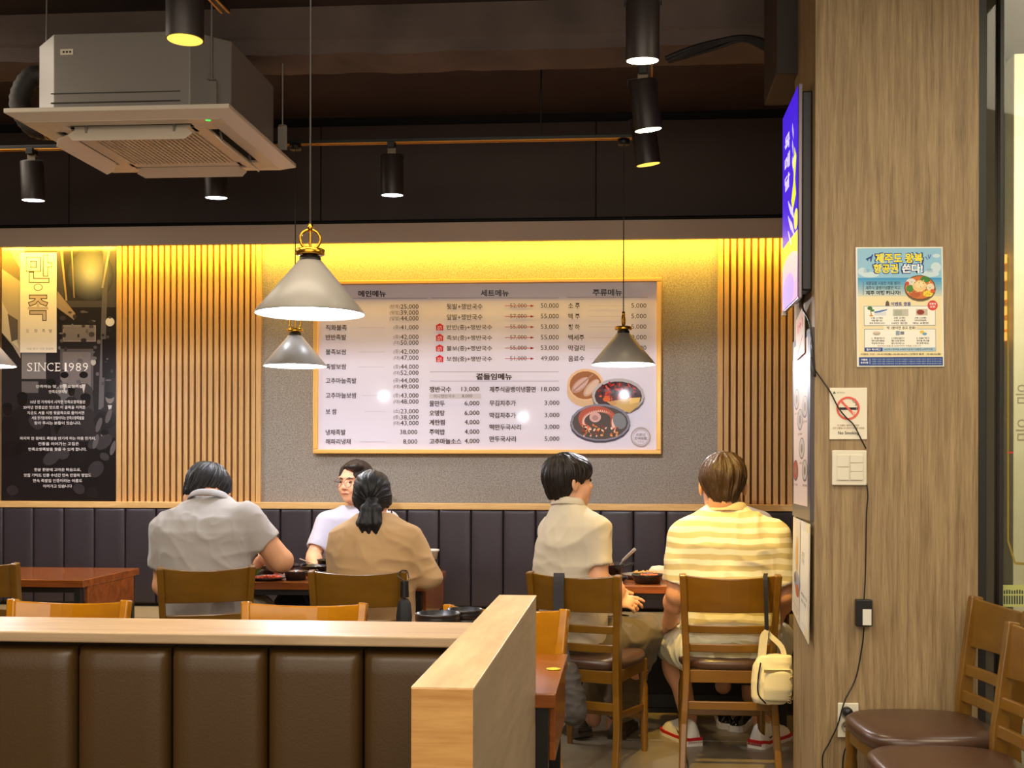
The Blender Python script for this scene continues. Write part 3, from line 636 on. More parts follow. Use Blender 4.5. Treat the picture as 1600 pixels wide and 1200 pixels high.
# television and papers on the side of the column
def tv():
    X = at(1247.5, 300, 4.13).x; Y0, Y1 = 4.13, atx(1223, 330, X).y
    z0, z1 = atx(1247, 466, X).z, atx(1247, 132, X).z
    root = thing('television', (X, (Y0+Y1)/2, z0), 'upright screen showing a violet advert, mounted on the column side', 'television'); kids = []
    kids.append(MB().box((X, Y0, z0), (X+.014, Y1, z1)).build('bezel', mat('tv_bezel', (120, 110, 120), .3, .5), None, .003))
    kids.append(MB().box((X+.014, Y0+.02, z0+.03), (COLX+.001, Y1-.03, z1-.02)).build('rear_housing', M_BLACK, None, .006))
    P = Print(); u1 = Y1-Y0; h = z1-z0
    mp = lambda a, b: Vector((X-.0008, Y1-.006-a*(u1-.012), z1-.006-b*(h-.012)))      # a: far to near, b: down
    P.rect(0, 0, 1, 1, (66, 32, 210)); P.rect(0, .68, 1, 1, (250, 226, 80)); P.rect(0, .8, 1, 1, (222, 160, 190)); P.ell(.5, .84, .6, .09, (236, 176, 190)); P.ell(.4, .93, .4, .09, (170, 150, 240))
    for k, ch in enumerate('목메달'): P.text(ch, .16, .5, .17+k*.1, .075, (226, 214, 255), .03)
    for k in range(3): P.line(.66, .14+k*.08, .74, .2+k*.08, .04, (190, 180, 255))
    P.poly([(.8, .26), (.92, .32), (.84, .42), (.9, .5), (.7, .56), (.6, .5), (.74, .42)], (220, 230, 60)); P.ell(.78, .33, .1, .03, (240, 236, 120))
    for k in range(7): P.ell(.5+.1*(k % 3), .52+k*.025, .12, .012, (210, 200, 250), .4)
    P.ell(.9, .62, .12, .05, (240, 226, 90))
    kids.append(P.build('screen', print_mat('screen_glow', .3, emit=1.0), mp, (-1, 0, 0), None, .00002, (0, 0, 1, 1)))
    kids.append(MB().box((X-.004, Y1-.03, z0-.012), (X+.01, Y1-.005, z0+.003)).build('logo_tab', M_STEEL))
    for k in kids: k.parent = root; k.location = -root.location
    tag(MB().tube(smooth([(X+.03, 4.2, z0+.02), (X+.02, 4.16, z0-.03), (X+.035, 4.1, z0-.09), (COLX-.006, 4.09, z0-.2), (COLX, COLY-.006, z0-.28), at(1268, 558, COLY-.006)]), .004, 7).build('power_cable', M_BLACK), 'black cable dropping from the screen round the column edge', 'cable')
tv()
def side_sheet(name, Yn, Yf, zs, X, fn, label, cat, thick=.003, m=None, curl=0):
    # zs: (near top, far top, far bottom, near bottom)
    root = thing(name, (X, (Yn+Yf)/2, (zs[2]+zs[3])/2), label, cat)
    n = 6; vs = []
    for i in range(n+1):
        t = i/n; y = Yf+(Yn-Yf)*t; zt = zs[1]+(zs[0]-zs[1])*t; zb = zs[2]+(zs[3]-zs[2])*t; xx = X-curl*math.sin(t*PI)*.5-curl*t*t
        vs += [(xx, y, zt), (xx-curl*.4, y, zb), (xx+thick, y, zt), (xx+thick-curl*.4, y, zb)]
    fs = []
    for i in range(n):
        a, b = i*4, i*4+4; fs += [(a, a+1, b+1, b), (a+2, b+2, b+3, a+3), (a, b, b+2, a+2), (a+1, a+3, b+3, b+1)]
    fs += [(0, 2, 3, 1), (n*4, n*4+1, n*4+3, n*4+2)]
    o = MB().add(vs, fs).build('sheet', m or mat('poster_paper', (236, 232, 220), .4)); o.parent = root; o.location = -root.location
    P = Print(); fn(P)
    def mp(a, b):
        zt = zs[1]+(zs[0]-zs[1])*a; zb = zs[2]+(zs[3]-zs[2])*a
        return Vector((X-curl*math.sin(a*PI)*.5-curl*a*a-curl*.4*b-.0006, Yf+(Yn-Yf)*a, zt+(zb-zt)*b))
    P.build('sheet_print', print_mat('print_semi', .35), mp, (-1, 0, 0), root, .00002, (0, 0, 1, 1))
    return root
def board_ink(P):
    P.rect(0, 0, 1, 1, (84, 78, 84)); P.rect(.08, .035, .86, .93, (238, 216, 204)); R = random.Random(8)
    P.rect(.16, .09, .42, .15, (216, 90, 70)); P.rect(.19, .10, .39, .14, (240, 190, 170)); P.text('계절메뉴', .2, .38, .12, .025, (190, 40, 30))
    P.ell(.62, .12, .14, .06, (206, 84, 60)); P.ell(.6, .19, .1, .04, (214, 120, 70)); P.ell(.66, .23, .12, .03, (90, 140, 60)); P.ell(.66, .26, .1, .025, (130, 120, 110))
    for x, y in ((.25, .34), (.72, .4), (.45, .46), (.55, .62), (.72, .74), (.2, .74)):
        c = (190, 80, 40) if y > .7 and x < .5 else (206, 196, 186)
        P.ell(x, y, .15, .06, (110, 100, 100)); P.ell(x, y-.002, .13, .052, c); P.ell(x, y, .06, .025, (150, 130, 100)); P.text('냉면 9,000', x-.12, x+.12, y+.08, .014, (120, 100, 96))
X2 = COLX-.012; Yn, Yf = 4.10, 4.53
zn, zf = atx(1270, 815, X2).z, atx(1270, 509, X2).z
side_sheet('framed_menu', Yn, Yf, (zf, zf-.01, zn, zn), X2, board_ink, 'dark framed seasonal menu on the column side under the screen', 'sign', .012, mat('frame_grey', (80, 74, 78), .4))
def tagp(P):
    P.rect(0, 0, 1, 1, (240, 220, 206)); P.rect(.1, .1, .9, .45, (246, 200, 190)); P.line(.2, .9, .8, .6, .05, (210, 60, 50)); P.text('1+1', .2, .8, .3, .2, (210, 60, 50), .03)
zc = atx(1252, 545, X2-.01).z
side_sheet('paper_slip', 4.2, 4.4, (zc+.16, zc+.12, zc-.03, zc-.02), X2-.006, tagp, 'small pink paper slip tucked above the framed menu', 'note', .001)
def paper(P):
    P.rect(0, 0, 1, 1, (240, 224, 186)); P.rect(.04, .02, .5, .98, (232, 220, 196)); P.ell(.3, .35, .08, .18, (226, 160, 70)); P.ell(.32, .62, .2, .1, (150, 160, 176)); P.ell(.35, .7, .12, .06, (200, 110, 60)); P.ell(.2, .6, .08, .05, (90, 80, 76))
    P.rect(.56, .08, .96, .9, (246, 240, 222)); P.text('포장', .6, .75, .3, .05, (120, 110, 100)); P.text('주문', .6, .75, .36, .05, (120, 110, 100))
    P.text('배달주문', .6, .92, .66, .03, (110, 100, 92)); P.text('환영', .6, .85, .72, .03, (110, 100, 92)); P.text('영업시간', .08, .45, .87, .02, (130, 120, 110)); P.text('11:30', .1, .4, .92, .02, (130, 120, 110))
pt, pb_ = atx(1270, 820, X2).z, atx(1270, 1005, X2).z
side_sheet('takeaway_notice', 4.08, 4.55, (pt, pt+.005, pb_+.05, pb_-.01), X2+.006, paper, 'cream takeaway notice curling off the column side below the menu', 'notice', .001, None, .01)

# ================================================================== LAMPS AND CEILING SERVICES
TRZ = 2.965
def track(name, a, b, label):
    a, b = Vector(a), Vector(b); root = thing(name, a, label, 'light track'); d = b-a; L = d.length; rz = math.atan2(d.y, d.x); root.rotation_euler = (0, 0, rz)
    MB().box((0, -.017, 0), (L, .017, .018)).build('rail', M_BLACK, root, .002)
    for s in (-1, 1): MB().box((0, s*.013-.004, -.004), (L, s*.013+.004, 0)).build('lit_edge_strip', mat('lit_edge_gold', (214, 150, 60), .3, .6), root)  # gold strips stand for warm light on the rail's lower edges
    for k in range(3):
        x = L*(.12+.38*k); MB().tube([(x, 0, .018), (x, 0, CEIL-a.z)], .004, 8).build('hanging_rod', M_BLACK, root)
track('lighting_track', (-4.3, 5.83, TRZ), (.09, 5.83, TRZ), 'long horizontal lighting track with edges painted warm lit gold in front of the menu wall')
track('lighting_track', (.055, 3.2, TRZ), (.105, 5.6, TRZ), 'short lighting track running back from the camera at the right')
track('lighting_track', (-1.49, 2.9, TRZ), (-1.46, 4.1, TRZ), 'lighting track above the air conditioner holding the yellow lamp')
def spot(px, py, Y, lean, kind, label, group, r=.058, L=.2, power=30, aim=None, col=None, ang=None):
    c = at(px, py, Y)                                    # centre of the mouth
    ax = Vector((lean[0], lean[1], -1)).normalized()
    top = c-ax*L
    root = thing('track_spotlight', (top.x, top.y, TRZ), label, 'spotlight', group)
    o0 = Vector(root.location); kids = []
    kids.append(MB().box((top.x-.018, top.y-.03, TRZ-.035), (top.x+.018, top.y+.03, TRZ-.004)).build('adapter', M_BLACK, None, .002))
    kids.append(MB().box((top.x-.022, top.y-.006, top.z-.03), (top.x+.022, top.y+.006, TRZ-.03)).build('stem', mat('spot_stem', (120, 108, 90), .4, .4), None, .002))
    prof = [(0, 0), (r*.92, 0), (r, .006), (r, L), (r*.9, L), (r*.86, L-.012), (r*.84, L-.03), (0, L-.03)]
    q = Vector((0, 0, 1)).rotation_difference(ax)
    m = MB(); m.lathe(prof[:4], (0, 0, 0), 32); m.lathe(prof[3:6], (0, 0, 0), 32); m.v = [tuple(q @ Vector(v)+top) for v in m.v]
    kids.append(m.build('housing', mat('spot_housing', (44, 36, 34), .42)))
    m = MB(); m.lathe([(0, L+.001), (r*.5, L+.001), (r*.93, L+.001)], (0, 0, 0), 28); m.v = [tuple(q @ Vector(v)+top) for v in m.v]
    kids.append(m.build('lens', {'c': M_BULB_C, 'w': M_BULB_W, 'y': M_BULB_Y}[kind]))
    for s in (-1, 1): kids.append(MB().tube([top+Vector((s*(r+.004), 0, -.02)), top+Vector((s*(r+.004), 0, .004)), top+Vector((0, 0, .012))], .003, 6).build('yoke_arm', M_BLACK))
    for k in kids: k.parent = root; k.location = -o0
    if power: spotl('spot_beam', c+ax*.02, aim or ax, power, col or {'c': COOL, 'w': WARM, 'y': (1, .72, .2)}[kind], ang or (95 if kind != 'y' else 50), .6)
G1, G2 = 'cool spotlights on the long track', 'warm spotlights on the short track'
spot(52, 313, 5.83, (0, .08), 'c', 'cool white track spotlight at far left under the air conditioner', G1, power=34)
spot(338, 309, 5.83, (0, .08), 'c', 'cool white track spotlight just right of the lowest air conditioner flap', G1, power=34)
spot(613, 305, 5.83, (0, .08), 'c', 'cool white track spotlight right of the large pendant cable', G1, power=34)
spot(1004, 95, 3.98, (0, .12), 'w', 'brightest warm spotlight nearest the camera on the right hand track', G2, power=260, aim=(.40, 1.12, -1.75), col=(1, .63, .09), ang=34)
spot(1013, 203, 4.8, (.12, .12), 'w', 'tilted warm spotlight, middle one of the right hand track', G2, power=46)
spot(1013, 257, 5.36, (.14, .1), 'y', 'dim yellow spotlight, lowest and farthest on the right hand track', G2, power=40, aim=(.12, -.02, -1))
spot(289, 62, 3.76, (0, 0), 'y', 'dim yellow spotlight hanging in front of the air conditioner', None, r=.062, L=.24, power=14)

def pendant(px, py, Y, label, rz=0, ztop=TRZ, power=26):
    c = at(px, py, Y)
    root = thing('pendant_lamp', c, label, 'pendant lamp', 'conical pendant lamps'); root.rotation_euler = (0, 0, rz)
    R = .16
    MB().lathe([(R, 0), (R+.002, .004), (.034, .158), (.028, .158), (R-.006, .004), (R, 0)], (0, 0, 0), 48).build('shade', M_SHADE, root)
    MB().lathe([(R-.007, .003), (.03, .150)], (0, 0, 0), 48).build('reflector', M_SHADEIN, root)
    MB().lathe([(.0, .14), (.035, .14), (.03, .172), (.018, .178), (0, .178)], (0, 0, 0), 24).build('lamp_holder', M_BLACK, root)
    MB().lathe([(0, .176), (.042, .176), (.043, .179), (.043, .191), (.04, .193), (0, .193)], (0, 0, 0), 28).build('brass_collar', M_BRASS, root)
    MB().ring((0, 0, .222), .029, .0045, (0, 1, 0)).build('brass_ring', M_BRASS, root)
    MB().tube([(0, 0, .19), (0, 0, .262)], .0042, 10).lathe([(0, .245), (.008, .245), (.008, .268), (0, .268)], (0, 0, 0), 12).build('brass_stem', M_BRASS, root)
    MB().lathe([(0, -.006), (.016, -.002), (.026, .012), (.028, .03), (.02, .05), (.014, .07)], (0, 0, 0), 20).build('bulb', M_BULB_C, root)
    MB().tube([(0, 0, .262), (0, 0, ztop-c.z-.03)], .0026, 8).build('cord', mat('cord', (40, 30, 24), .6), root)
    MB().lathe([(0, 0), (.03, 0), (.03, .03), (0, .03)], (0, 0, ztop-c.z-.034), 20).build('ceiling_cup', M_BLACK, root)
    pointl('pendant_bulb', c+Vector((0, 0, -.03)), power, (.9, .92, 1), .014)
pendant(484.5, 491, 3.36, 'large near pendant lamp with conical grey shade and brass ring', .25, 3.42, 16)
pendant(461, 572.5, 5.81, 'small pendant lamp hanging just below the large one', .1)
pendant(974, 570, 5.83, 'conical pendant lamp in front of the right side of the menu', 1.35)
pendant(-26, 572, 5.83, 'pendant lamp cut off at the left frame edge before the mural', .3)

def aircon():
    # square ceiling cassette, four flaps open
    near = at(358, 173, 4.56); s = .95; zb = near.z
    X1 = near.x; X0 = X1-s; Y0 = 4.56; Y1 = Y0+s
    cx, cy = (X0+X1)/2, (Y0+Y1)/2
    root = thing('air_conditioner', (cx, cy, zb), 'square ceiling cassette air conditioner with white panel and open flaps', 'air conditioner', rz=0)
    def oct_(h, c): return [(-h+c, -h), (h-c, -h), (h, -h+c), (h, h-c), (h-c, h), (-h+c, h), (-h, h-c), (-h, -h+c)]
    body = MB(); po = oct_(.42, .13); body.prism(po, .03, .35, 'XY'); body.build('casing', M_ACG, root, .004)
    p = MB(); ho, hi = s/2, .42
    p.add([(-ho, -ho, .012), (ho, -ho, .012), (ho, ho, .012), (-ho, ho, .012), (-hi, -hi, -.012), (hi, -hi, -.012), (hi, hi, -.012), (-hi, hi, -.012), (-ho, -ho, .03), (ho, -ho, .03), (ho, ho, .03), (-ho, ho, .03)],
          [(0, 1, 5, 4), (1, 2, 6, 5), (2, 3, 7, 6), (3, 0, 4, 7), (0, 8, 9, 1), (1, 9, 10, 2), (2, 10, 11, 3), (3, 11, 8, 0), (8, 11, 10, 9)])
    g = .30; a = .335; w = .27; sl = .022                     # grille half size, slot centre, slot half length, slot half width
    # bottom face with four slots: build from boxes
    for lo, hi_ in (((-g, -g), (g, g)),): pass
    p.box((-.42, -.42, -.014), (.42, -a-sl, .0)).box((-.42, a+sl, -.014), (.42, .42, .0)).box((-.42, -a-sl, -.014), (-a-sl, a+sl, .0)).box((a+sl, -a-sl, -.014), (.42, a+sl, .0))
    for sx, sy in ((-1, -1), (1, -1), (1, 1), (-1, 1)):
        x0, x1 = sorted((sx*w, sx*(a+sl))); y0, y1 = sorted((sy*w, sy*(a+sl))); p.box((x0, y0, -.014), (x1, y1, 0))
    p.build('front_panel', M_ACW, root, .003)
    MB().box((-a-sl, -a-sl, .0), (a+sl, a+sl, .02)).build('duct_recess', M_DARKHOLE, root)
    # centre grille frame
    gf = MB(); gw = a-sl
    gf.box((-w, -gw, -.016), (w, -.25, -.002)).box((-w, .25, -.016), (w, gw, -.002)).box((-gw, -gw, -.016), (-.25, gw, -.0025)).box((.25, -gw, -.016), (gw, gw, -.0025))
    gf.build('grille_frame', M_ACW, root, .002)
    MB().box((-.25, -.25, -.008), (.25, .25, -.006)).build('filter', mat('filter_grey', (120, 108, 92), .8), root)
    f1 = f2 = None
    for i in range(24):
        x = -.25+.5*(i+.5)/24
        if f1 is None: o = f1 = MB().box((-.0038, -.25, -.02), (.0038, .25, -.008)).build('grille_rib', M_ACW, root)
        else: o = f1.copy(); COL.objects.link(o); o.parent = root
        o.location = (x, 0, 0)
    for i in range(14):
        y = -.25+.5*(i+.5)/14
        if f2 is None: o = f2 = MB().box((-.25, -.0022, -.016), (.25, .0022, -.008)).build('grille_rib', M_ACW, root)
        else: o = f2.copy(); COL.objects.link(o); o.parent = root
        o.location = (0, y, 0)
    # flaps: hinged on the inner slot edge, swinging down
    for ang, tilt in ((0, 62), (90, 48), (180, 30), (270, 48)):
        R = Matrix.Rotation(math.radians(ang), 3, 'Z'); T = Matrix.Rotation(math.radians(tilt), 3, 'X')
        m = MB(); L = .27; Wd = .07
        pts = [(-L+.035, -Wd*.0), (L-.035, 0), (L, -Wd*.55), (L-.03, -Wd), (-L+.03, -Wd), (-L, -Wd*.55)]
        vs = []
        for zz in (0, -.006):
            for q in pts:
                v = T @ Vector((q[0], q[1], zz)) if ang != 180 else T @ Vector((q[0], q[1], zz))
                v = v+Vector((0, -a+.012, -.012)); vs.append(R @ v)
        n = 6; m.add(vs, [tuple(range(n)), tuple(range(2*n-1, n-1, -1))]+[(i, i+n, (i+1) % n+n, (i+1) % n) for i in range(n)])
        fl_ = m.build('air_flap', M_ACW, root, .0015)
        for xx in (-.19, .19):
            q0 = R @ Vector((xx, -a, .0)); q1 = R @ (T @ Vector((xx, -.03, 0))+Vector((0, -a+.012, -.012)))
            MB().tube([q0, q1], .005, 8).build('flap_hinge', M_ACG, fl_)
    MB().lathe([(0, -.0015), (.011, -.001), (.011, 0)], (.36, -.40, -.0135), 16).build('status_light', mat('led_green', (40, 230, 100), .4, emit=(40, 240, 90), es=1.4), root)
    # hangers
    for x, y in ((.36, -.36), (-.445, -.18), (.46, .30), (-.44, .36)):
        h = MB().box((x-.022, y-.004, .05), (x+.022, y+.004, .16)).build('hanger_bracket', mat('zinc', (140, 134, 126), .4, .5), root, .001)
        MB().tube([(x, y, .1), (x, y, CEIL-zb)], .004, 8).build('threaded_rod', mat('zinc', (140, 134, 126), .4, .5), h)
        MB().lathe([(0, 0), (.02, 0), (.02, .004), (0, .004)], (x, y, .163), 12).build('washer', mat('zinc', (140, 134, 126), .4, .5), h)
    lb = MB().box((-.26, -.4225, .262), (-.205, -.4203, .286)).build('label', M_WHITE, root)
    R = MB()
    for k in range(3): R.box((-.25+k*.014, -.4228, .270), (-.241+k*.014, -.4224, .278))
    R.build('label_marks', M_BLACK, lb)
    MB().box((-.30, -.4225, .06), (.25, -.4195, .066)).box((-.30, -.4225, .1), (.25, -.4195, .104)).build('casing_seam', mat('seam_dark', (60, 52, 44), .6), root)
    # insulated hose loop on the left
    h = thing('insulated_hose', (X0-.05, cy, zb+.25), 'black insulated hose looping at the left of the air conditioner', 'hose')
    pts = [(cx-.43, cy+.1, zb+.22), (X0+.01, cy+.08, zb+.17), (X0-.05, cy+.05, zb+.10), (X0-.15, cy+.04, zb+.11), (X0-.21, cy+.04, zb+.22), (X0-.16, cy+.06, zb+.34), (X0-.05, cy+.1, zb+.36), (X0+.0, cy+.3, CEIL)]
    o = MB().tube(smooth(pts, 10), [.045+.004*(i % 2) for i in range(71)], 14).build('hose', mat('hose_foam', (36, 28, 24), .6)); o.parent = h; o.location = -h.location
    o = MB().tube(smooth(pts[1:4], 8)[4:12], .051, 14).build('tape_wrap', mat('foil_tape', (150, 110, 60), .35, .6)); o.parent = h; o.location = -h.location
aircon()
# conduit and bundled cables by the beam
tag(MB().tube([at(430, 101, 5.6), at(975, 89, 5.6), at(1212, 84, 5.6)], .0045, 8).build('conduit', M_BLACK), 'thin dark conduit running below the ceiling beam', 'conduit')
bn = thing('cable_bundle', at(1130, 70, 5.1), 'sagging black cable bundle under the beam by the dark box', 'cable'); rr = random.Random(9)
for k in range(5):
    p = [at(1040+4*k, 92+rr.uniform(-5, 5), 5.15), at(1085, 74+3*k, 5.1), at(1120, 66+2.5*k+rr.uniform(-4, 4), 5.05), at(1160, 60+rr.uniform(-3, 6), 5.0), at(1195, 66+3*k, 4.95), at(1214+k, 90, 4.93)]
    o = MB().tube(smooth(p, 8), .012-.001*k, 8).build('cable', mat('cable_black', (26, 22, 22), .5)); o.parent = bn; o.location = -bn.location

# ================================================================== BENCHES, TABLES, CHAIRS
def cushion(w, h, d, r=.014, n=5):
    # upholstered block, front face (towards -y) domed at its edges; origin at bottom left front
    xs = [0, r*.35, r, w*.25, w*.5, w*.75, w-r, w-r*.35, w]; zs = [0, r*.35, r, h*.5, h-r*2.2, h-r, h-r*.3, h]
    def dome(a, L):
        e = min(a, L-a)/r; e = min(1, max(0, e)); return 1-math.sqrt(max(0, 1-(1-e)**2))
    vs = []; nx, nz = len(xs), len(zs)
    for z in zs:
        for x in xs: vs.append((x, min(d*.8, r*1.1*min(1, dome(x, w)+dome(z, h))), z))
    k = len(vs)
    for z in (0, h):
        for x in (0, w): vs.append((x, d, z))
    fs = [(j*nx+i, j*nx+i+1, (j+1)*nx+i+1, (j+1)*nx+i) for j in range(nz-1) for i in range(nx-1)]
    fs += [(k, k+1)+tuple(range(nx-1, -1, -1)), (k+3, k+2)+tuple(range((nz-1)*nx, nz*nx)), (k+2, k)+tuple(j*nx for j in range(nz)), (k+1, k+3)+tuple(j*nx+nx-1 for j in range(nz-1, -1, -1)), (k+1, k, k+2, k+3)]
    m = MB(); m.add(vs, fs, True); m.sm = [True]*((nx-1)*(nz-1))+[False]*5
    return m
def banquette():
    Yb = 6.86; zt = at(800, 797, Yb-.02).z
    root = thing('wall_bench', (-1.8, 6.5, 0), 'long dark channel-back bench along the menu wall with an oak ledge', 'bench')
    def put(o): o.parent = root; o.location = o.location-root.location; return o
    seam0, step = at(635.5, 870, Yb).x, .1945
    lo = -4.9; k0 = int((lo-seam0)/step)
    first = None; z0 = .46; hh = zt-z0
    x = seam0+k0*step
    while x < 1.36-.02:
        if first is None:
            m = cushion(step-.003, hh, .08, .012); first = o = m.build('back_cushion', M_LEATH_D)
        else: o = first.copy(); COL.objects.link(o)
        o.location = (x+.0015, Yb, z0); put(o); x += step
        if x+step > 1.37: break
    put(MB().box((-5, 6.26, .36), (1.36, Yb+.08, .44)).build('seat_cushion', M_SEATB, None, .02, 3))
    put(MB().box((-5, 6.30, .0), (1.36, Yb+.08, .36)).build('bench_base', mat('bench_base', (40, 34, 32), .6)))
    put(MB().box((-5, 6.285, .0), (1.36, 6.30, .07)).build('kick_board', mat('kick', (56, 56, 54), .5)))
    put(MB().box((-5, Yb-.005, zt), (1.36, YW-.0, zt+.038)).build('ledge', M_OAKX, None, .003))
banquette()
def booth():
    Yb = 2.28; ztop = at(300, 990, Yb).z
    root = thing('booth_bench', (-1.2, Yb, 0), 'brown channel-back booth bench in the foreground with a pale wooden cap', 'bench')
    def put(o): o.parent = root; o.location = o.location-root.location; return o
    seams = [at(x, 1050, Yb+.01).x for x in (-184, -35, 114, 261.5, 413, 563.5, 716)]
    zc = ztop-.022
    for a, b in zip(seams[:-1], seams[1:]):
        o = cushion(b-a-.004, zc-.012-.42, .09, .022).build('back_cushion', M_LEATH_B); o.location = (a+.002, Yb+.012, .42); put(o)
    xa, xb = seams[0], atz(642, 1075, ztop).x-.0005
    put(MB().box((xa, Yb, zc), (xb, Yb+.215, ztop)).build('cap', M_PART, None, .004, 3))
    put(MB().box((xa, Yb+.10, 0), (xb, Yb+.205, zc)).build('panel_board', M_PARTY, None))
    put(MB().box((xa, Yb-.42, .34), (xb-.01, Yb+.1, .42)).build('seat_cushion', M_LEATH_B, None, .02, 3))
    put(MB().box((xa, Yb-.38, 0), (xb-.01, Yb+.1, .34)).build('bench_base', M_PARTY))
    # end wall running away from the camera
    A = atz(642, 1075, ztop); B = atz(740, 1075, ztop); C = atz(783, 930, ztop)
    xl, xr, y0, y1 = A.x, B.x, (A.y+B.y)/2, C.y
    w_ = thing('low_partition', ((xl+xr)/2, (y0+y1)/2, 0), 'low wood veneer partition end beside the foreground booth', 'partition')
    for o in (MB().box((xl, y0, 0), (xr, y1, ztop-.003)).build('core', M_PARTY, None, .003), MB().box((xl-.001, y0+.002, ztop-.003), (xr+.001, y1, ztop+.001)).build('top_veneer', wood('part_top', (186, 152, 108), (222, 190, 142), 'Y', 6, .35, 8), None, .001),
              MB().box((xl, y0-.002, 0), (xr, y0, ztop-.001)).build('end_veneer', wood('part_end_lit', (176, 124, 62), (210, 160, 92), 'X', 10, .4, 12), None, .001)):  # end face tinted warm: frontal light put into its colour
        o.parent = w_; o.location = -w_.location
booth()

def table(xl, xr, yn, yf, z, label, end='right', group=None, legs=True):
    root = thing('dining_table', ((xl+xr)/2, (yn+yf)/2, 0), label, 'table', group)
    def put(o, p=root):
        o.parent = p; o.location = o.location-root.location; return o
    t = .038
    put(MB().box((xl, yn, z-t), (xr, yf, z)).build('tabletop', M_CHERRY, None, .003))
    f = MB(); l = .035
    for y in (yn+.03, yf-.03-l): f.box((xl+.03, y, z-t-.03), (xr-.03, y+l, z-t))
    put(f.build('frame_rail', M_BLACK, None, .002))
    for x in (xl+.02, xr-.02-l):
        for y in (yn+.015, yf-.015-l): put(MB().box((x, y, 0), (x+l, y+l, z-t)).build('leg', M_BLACK, None, .002))
    hh = .15
    for x in (xl+.004, xr-.02):
        put(MB().box((x, yn+.06, z-t-hh), (x+.016, yf-.06, z-t)).build('end_panel', M_CHERRY, None, .002))
    return root
TZ = .732
yn, yf = 5.6, 6.27
p = at(126, 912, yn); q = at(221, 890, yf)
table(p.x-1.2, (p.x+q.x)/2, yn, yf, TZ, 'empty cherry wood table at the far left by the dark bench')
q = at(697, 893, yf); table(q.x-1.22, q.x, yn, yf, TZ, 'cherry wood table of food between the grey shirted and the ponytailed diners')
q = at(1234, 910, yn); table(q.x-1.22, q.x+.01, yn, yf, TZ, 'cherry wood table of food in front of the striped shirt')
fn, ff = 2.975, 3.60
xr_ = (at(868, 1085, fn).x+at(887, 1022, ff).x)/2
FT = table(xr_-1.2, xr_, fn, ff, .73, 'foreground cherry wood table half hidden behind the low partition')
c = atz(865, 1045, .7315)
tag(MB().lathe([(0, 0), (.021, 0), (.021, .001), (0, .001)], c, 24).build('round_sticker', mat('sticker_yellow', (226, 206, 30), .4)), 'round yellow sticker on the foreground table', 'sticker')
table(xr_-1.2-1.25, xr_-1.25, fn, ff, .73, 'second foreground table hidden behind the booth at the left')

def chair(loc, rz, label, m=None, group='wooden dining chairs', armrest=False):
    m = m or M_CHAIR
    root = thing('dining_chair', loc, label, 'chair', group, rz)
    for s in (-1, 1):
        pts = smooth([(s*.205, -.275, 0), (s*.196, -.225, .2), (s*.184, -.2, .43), (s*.19, -.212, .6), (s*.203, -.25, .85)], 4)
        MB().bar(pts, .03, [.05 if 4 < i < 12 else .042 for i in range(len(pts))], (1, 0, 0)).build('back_post', m, root, .006, 3)
    def arc(z0, z1, w, sag, th, yof, name, dip=0):
        n = 10; vs = []
        for i in range(n+1):
            u = -1+2*i/n; x = u*w; y = yof-sag*(1-u*u)
            for (dy, z) in ((-th/2, z0), (th/2, z0), (th/2, z1-dip*(1-u*u)), (-th/2, z1-dip*(1-u*u))):
                yy = y+dy-(z-.6)*.13 if z > .5 else y+dy
                vs.append((x, yy, z))
        fs = [(i*4+j, i*4+(j+1) % 4, i*4+4+(j+1) % 4, i*4+4+j) for i in range(n) for j in range(4)]+[(3, 2, 1, 0), (n*4, n*4+1, n*4+2, n*4+3)]
        return MB().add(vs, fs).build(name, m, root, .004)
    arc(.685, .845, .19, .035, .014, -.212, 'backrest', .012)
    arc(.592, .628, .178, .02, .014, -.208, 'back_slat'); arc(.508, .545, .176, .016, .014, -.206, 'back_slat')
    MB().box((-.17, -.205, .375), (.17, -.185, .43)).build('apron', m, root, .003)
    MB().box((-.185, .165, .375), (.185, .185, .43)).build('apron', m, root, .003)
    for s in (-1, 1):
        MB().box((s*.178-.009, -.19, .375), (s*.178+.009, .17, .43)).build('apron', m, root, .003)
        MB().tube([(s*.178, .172, .43), (s*.178, .172, .36), (s*.178, .172, .33), (s*.18, .174, .30), (s*.182, .178, .12), (s*.184, .18, 0)], [.02, .02, .016, .021, .019, .013], 14).build('front_leg', m, root)
        MB().bar([(s*.186, -.21, .24), (s*.18, .172, .21)], .016, .028).build('stretcher', m, root, .003)
    MB().bar([(-.186, -.218, .28), (.186, -.218, .28)], .018, .036, (0, 1, 0)).build('stretcher', m, root, .003)
    MB().bar([(-.18, .17, .17), (.18, .17, .17)], .018, .03, (0, 1, 0)).build('stretcher', m, root, .003)
    # seat pad, rounded front
    out = []
    for i in range(40):
        a = 2*PI*i/40; ca, sa = math.cos(a), math.sin(a)
        x = .205*math.copysign(abs(ca)**.55, ca); y = .005+.205*math.copysign(abs(sa)**(.6), sa)
        x *= 1-.08*(y < 0)*(-y/.2); out.append((x, y))
    prof = [(1.0, .43), (1.03, .436), (1.045, .452), (1.03, .468), (.96, .478), (.7, .484), (0.0, .486)]
    vs = []; n = 40
    for k, z in prof[:-1]: vs += [(x*k, y*k, z) for x, y in out]
    vs.append((0, 0, .487)); K = len(prof)-1
    fs = [(i*n+j, i*n+(j+1) % n, (i+1)*n+(j+1) % n, (i+1)*n+j) for i in range(K-1) for j in range(n)]+[((K-1)*n+j, (K-1)*n+(j+1) % n, K*n) for j in range(n)]+[tuple(range(n-1, -1, -1))]
    MB().add(vs, fs, True).build('seat', M_PAD, root)
    return root
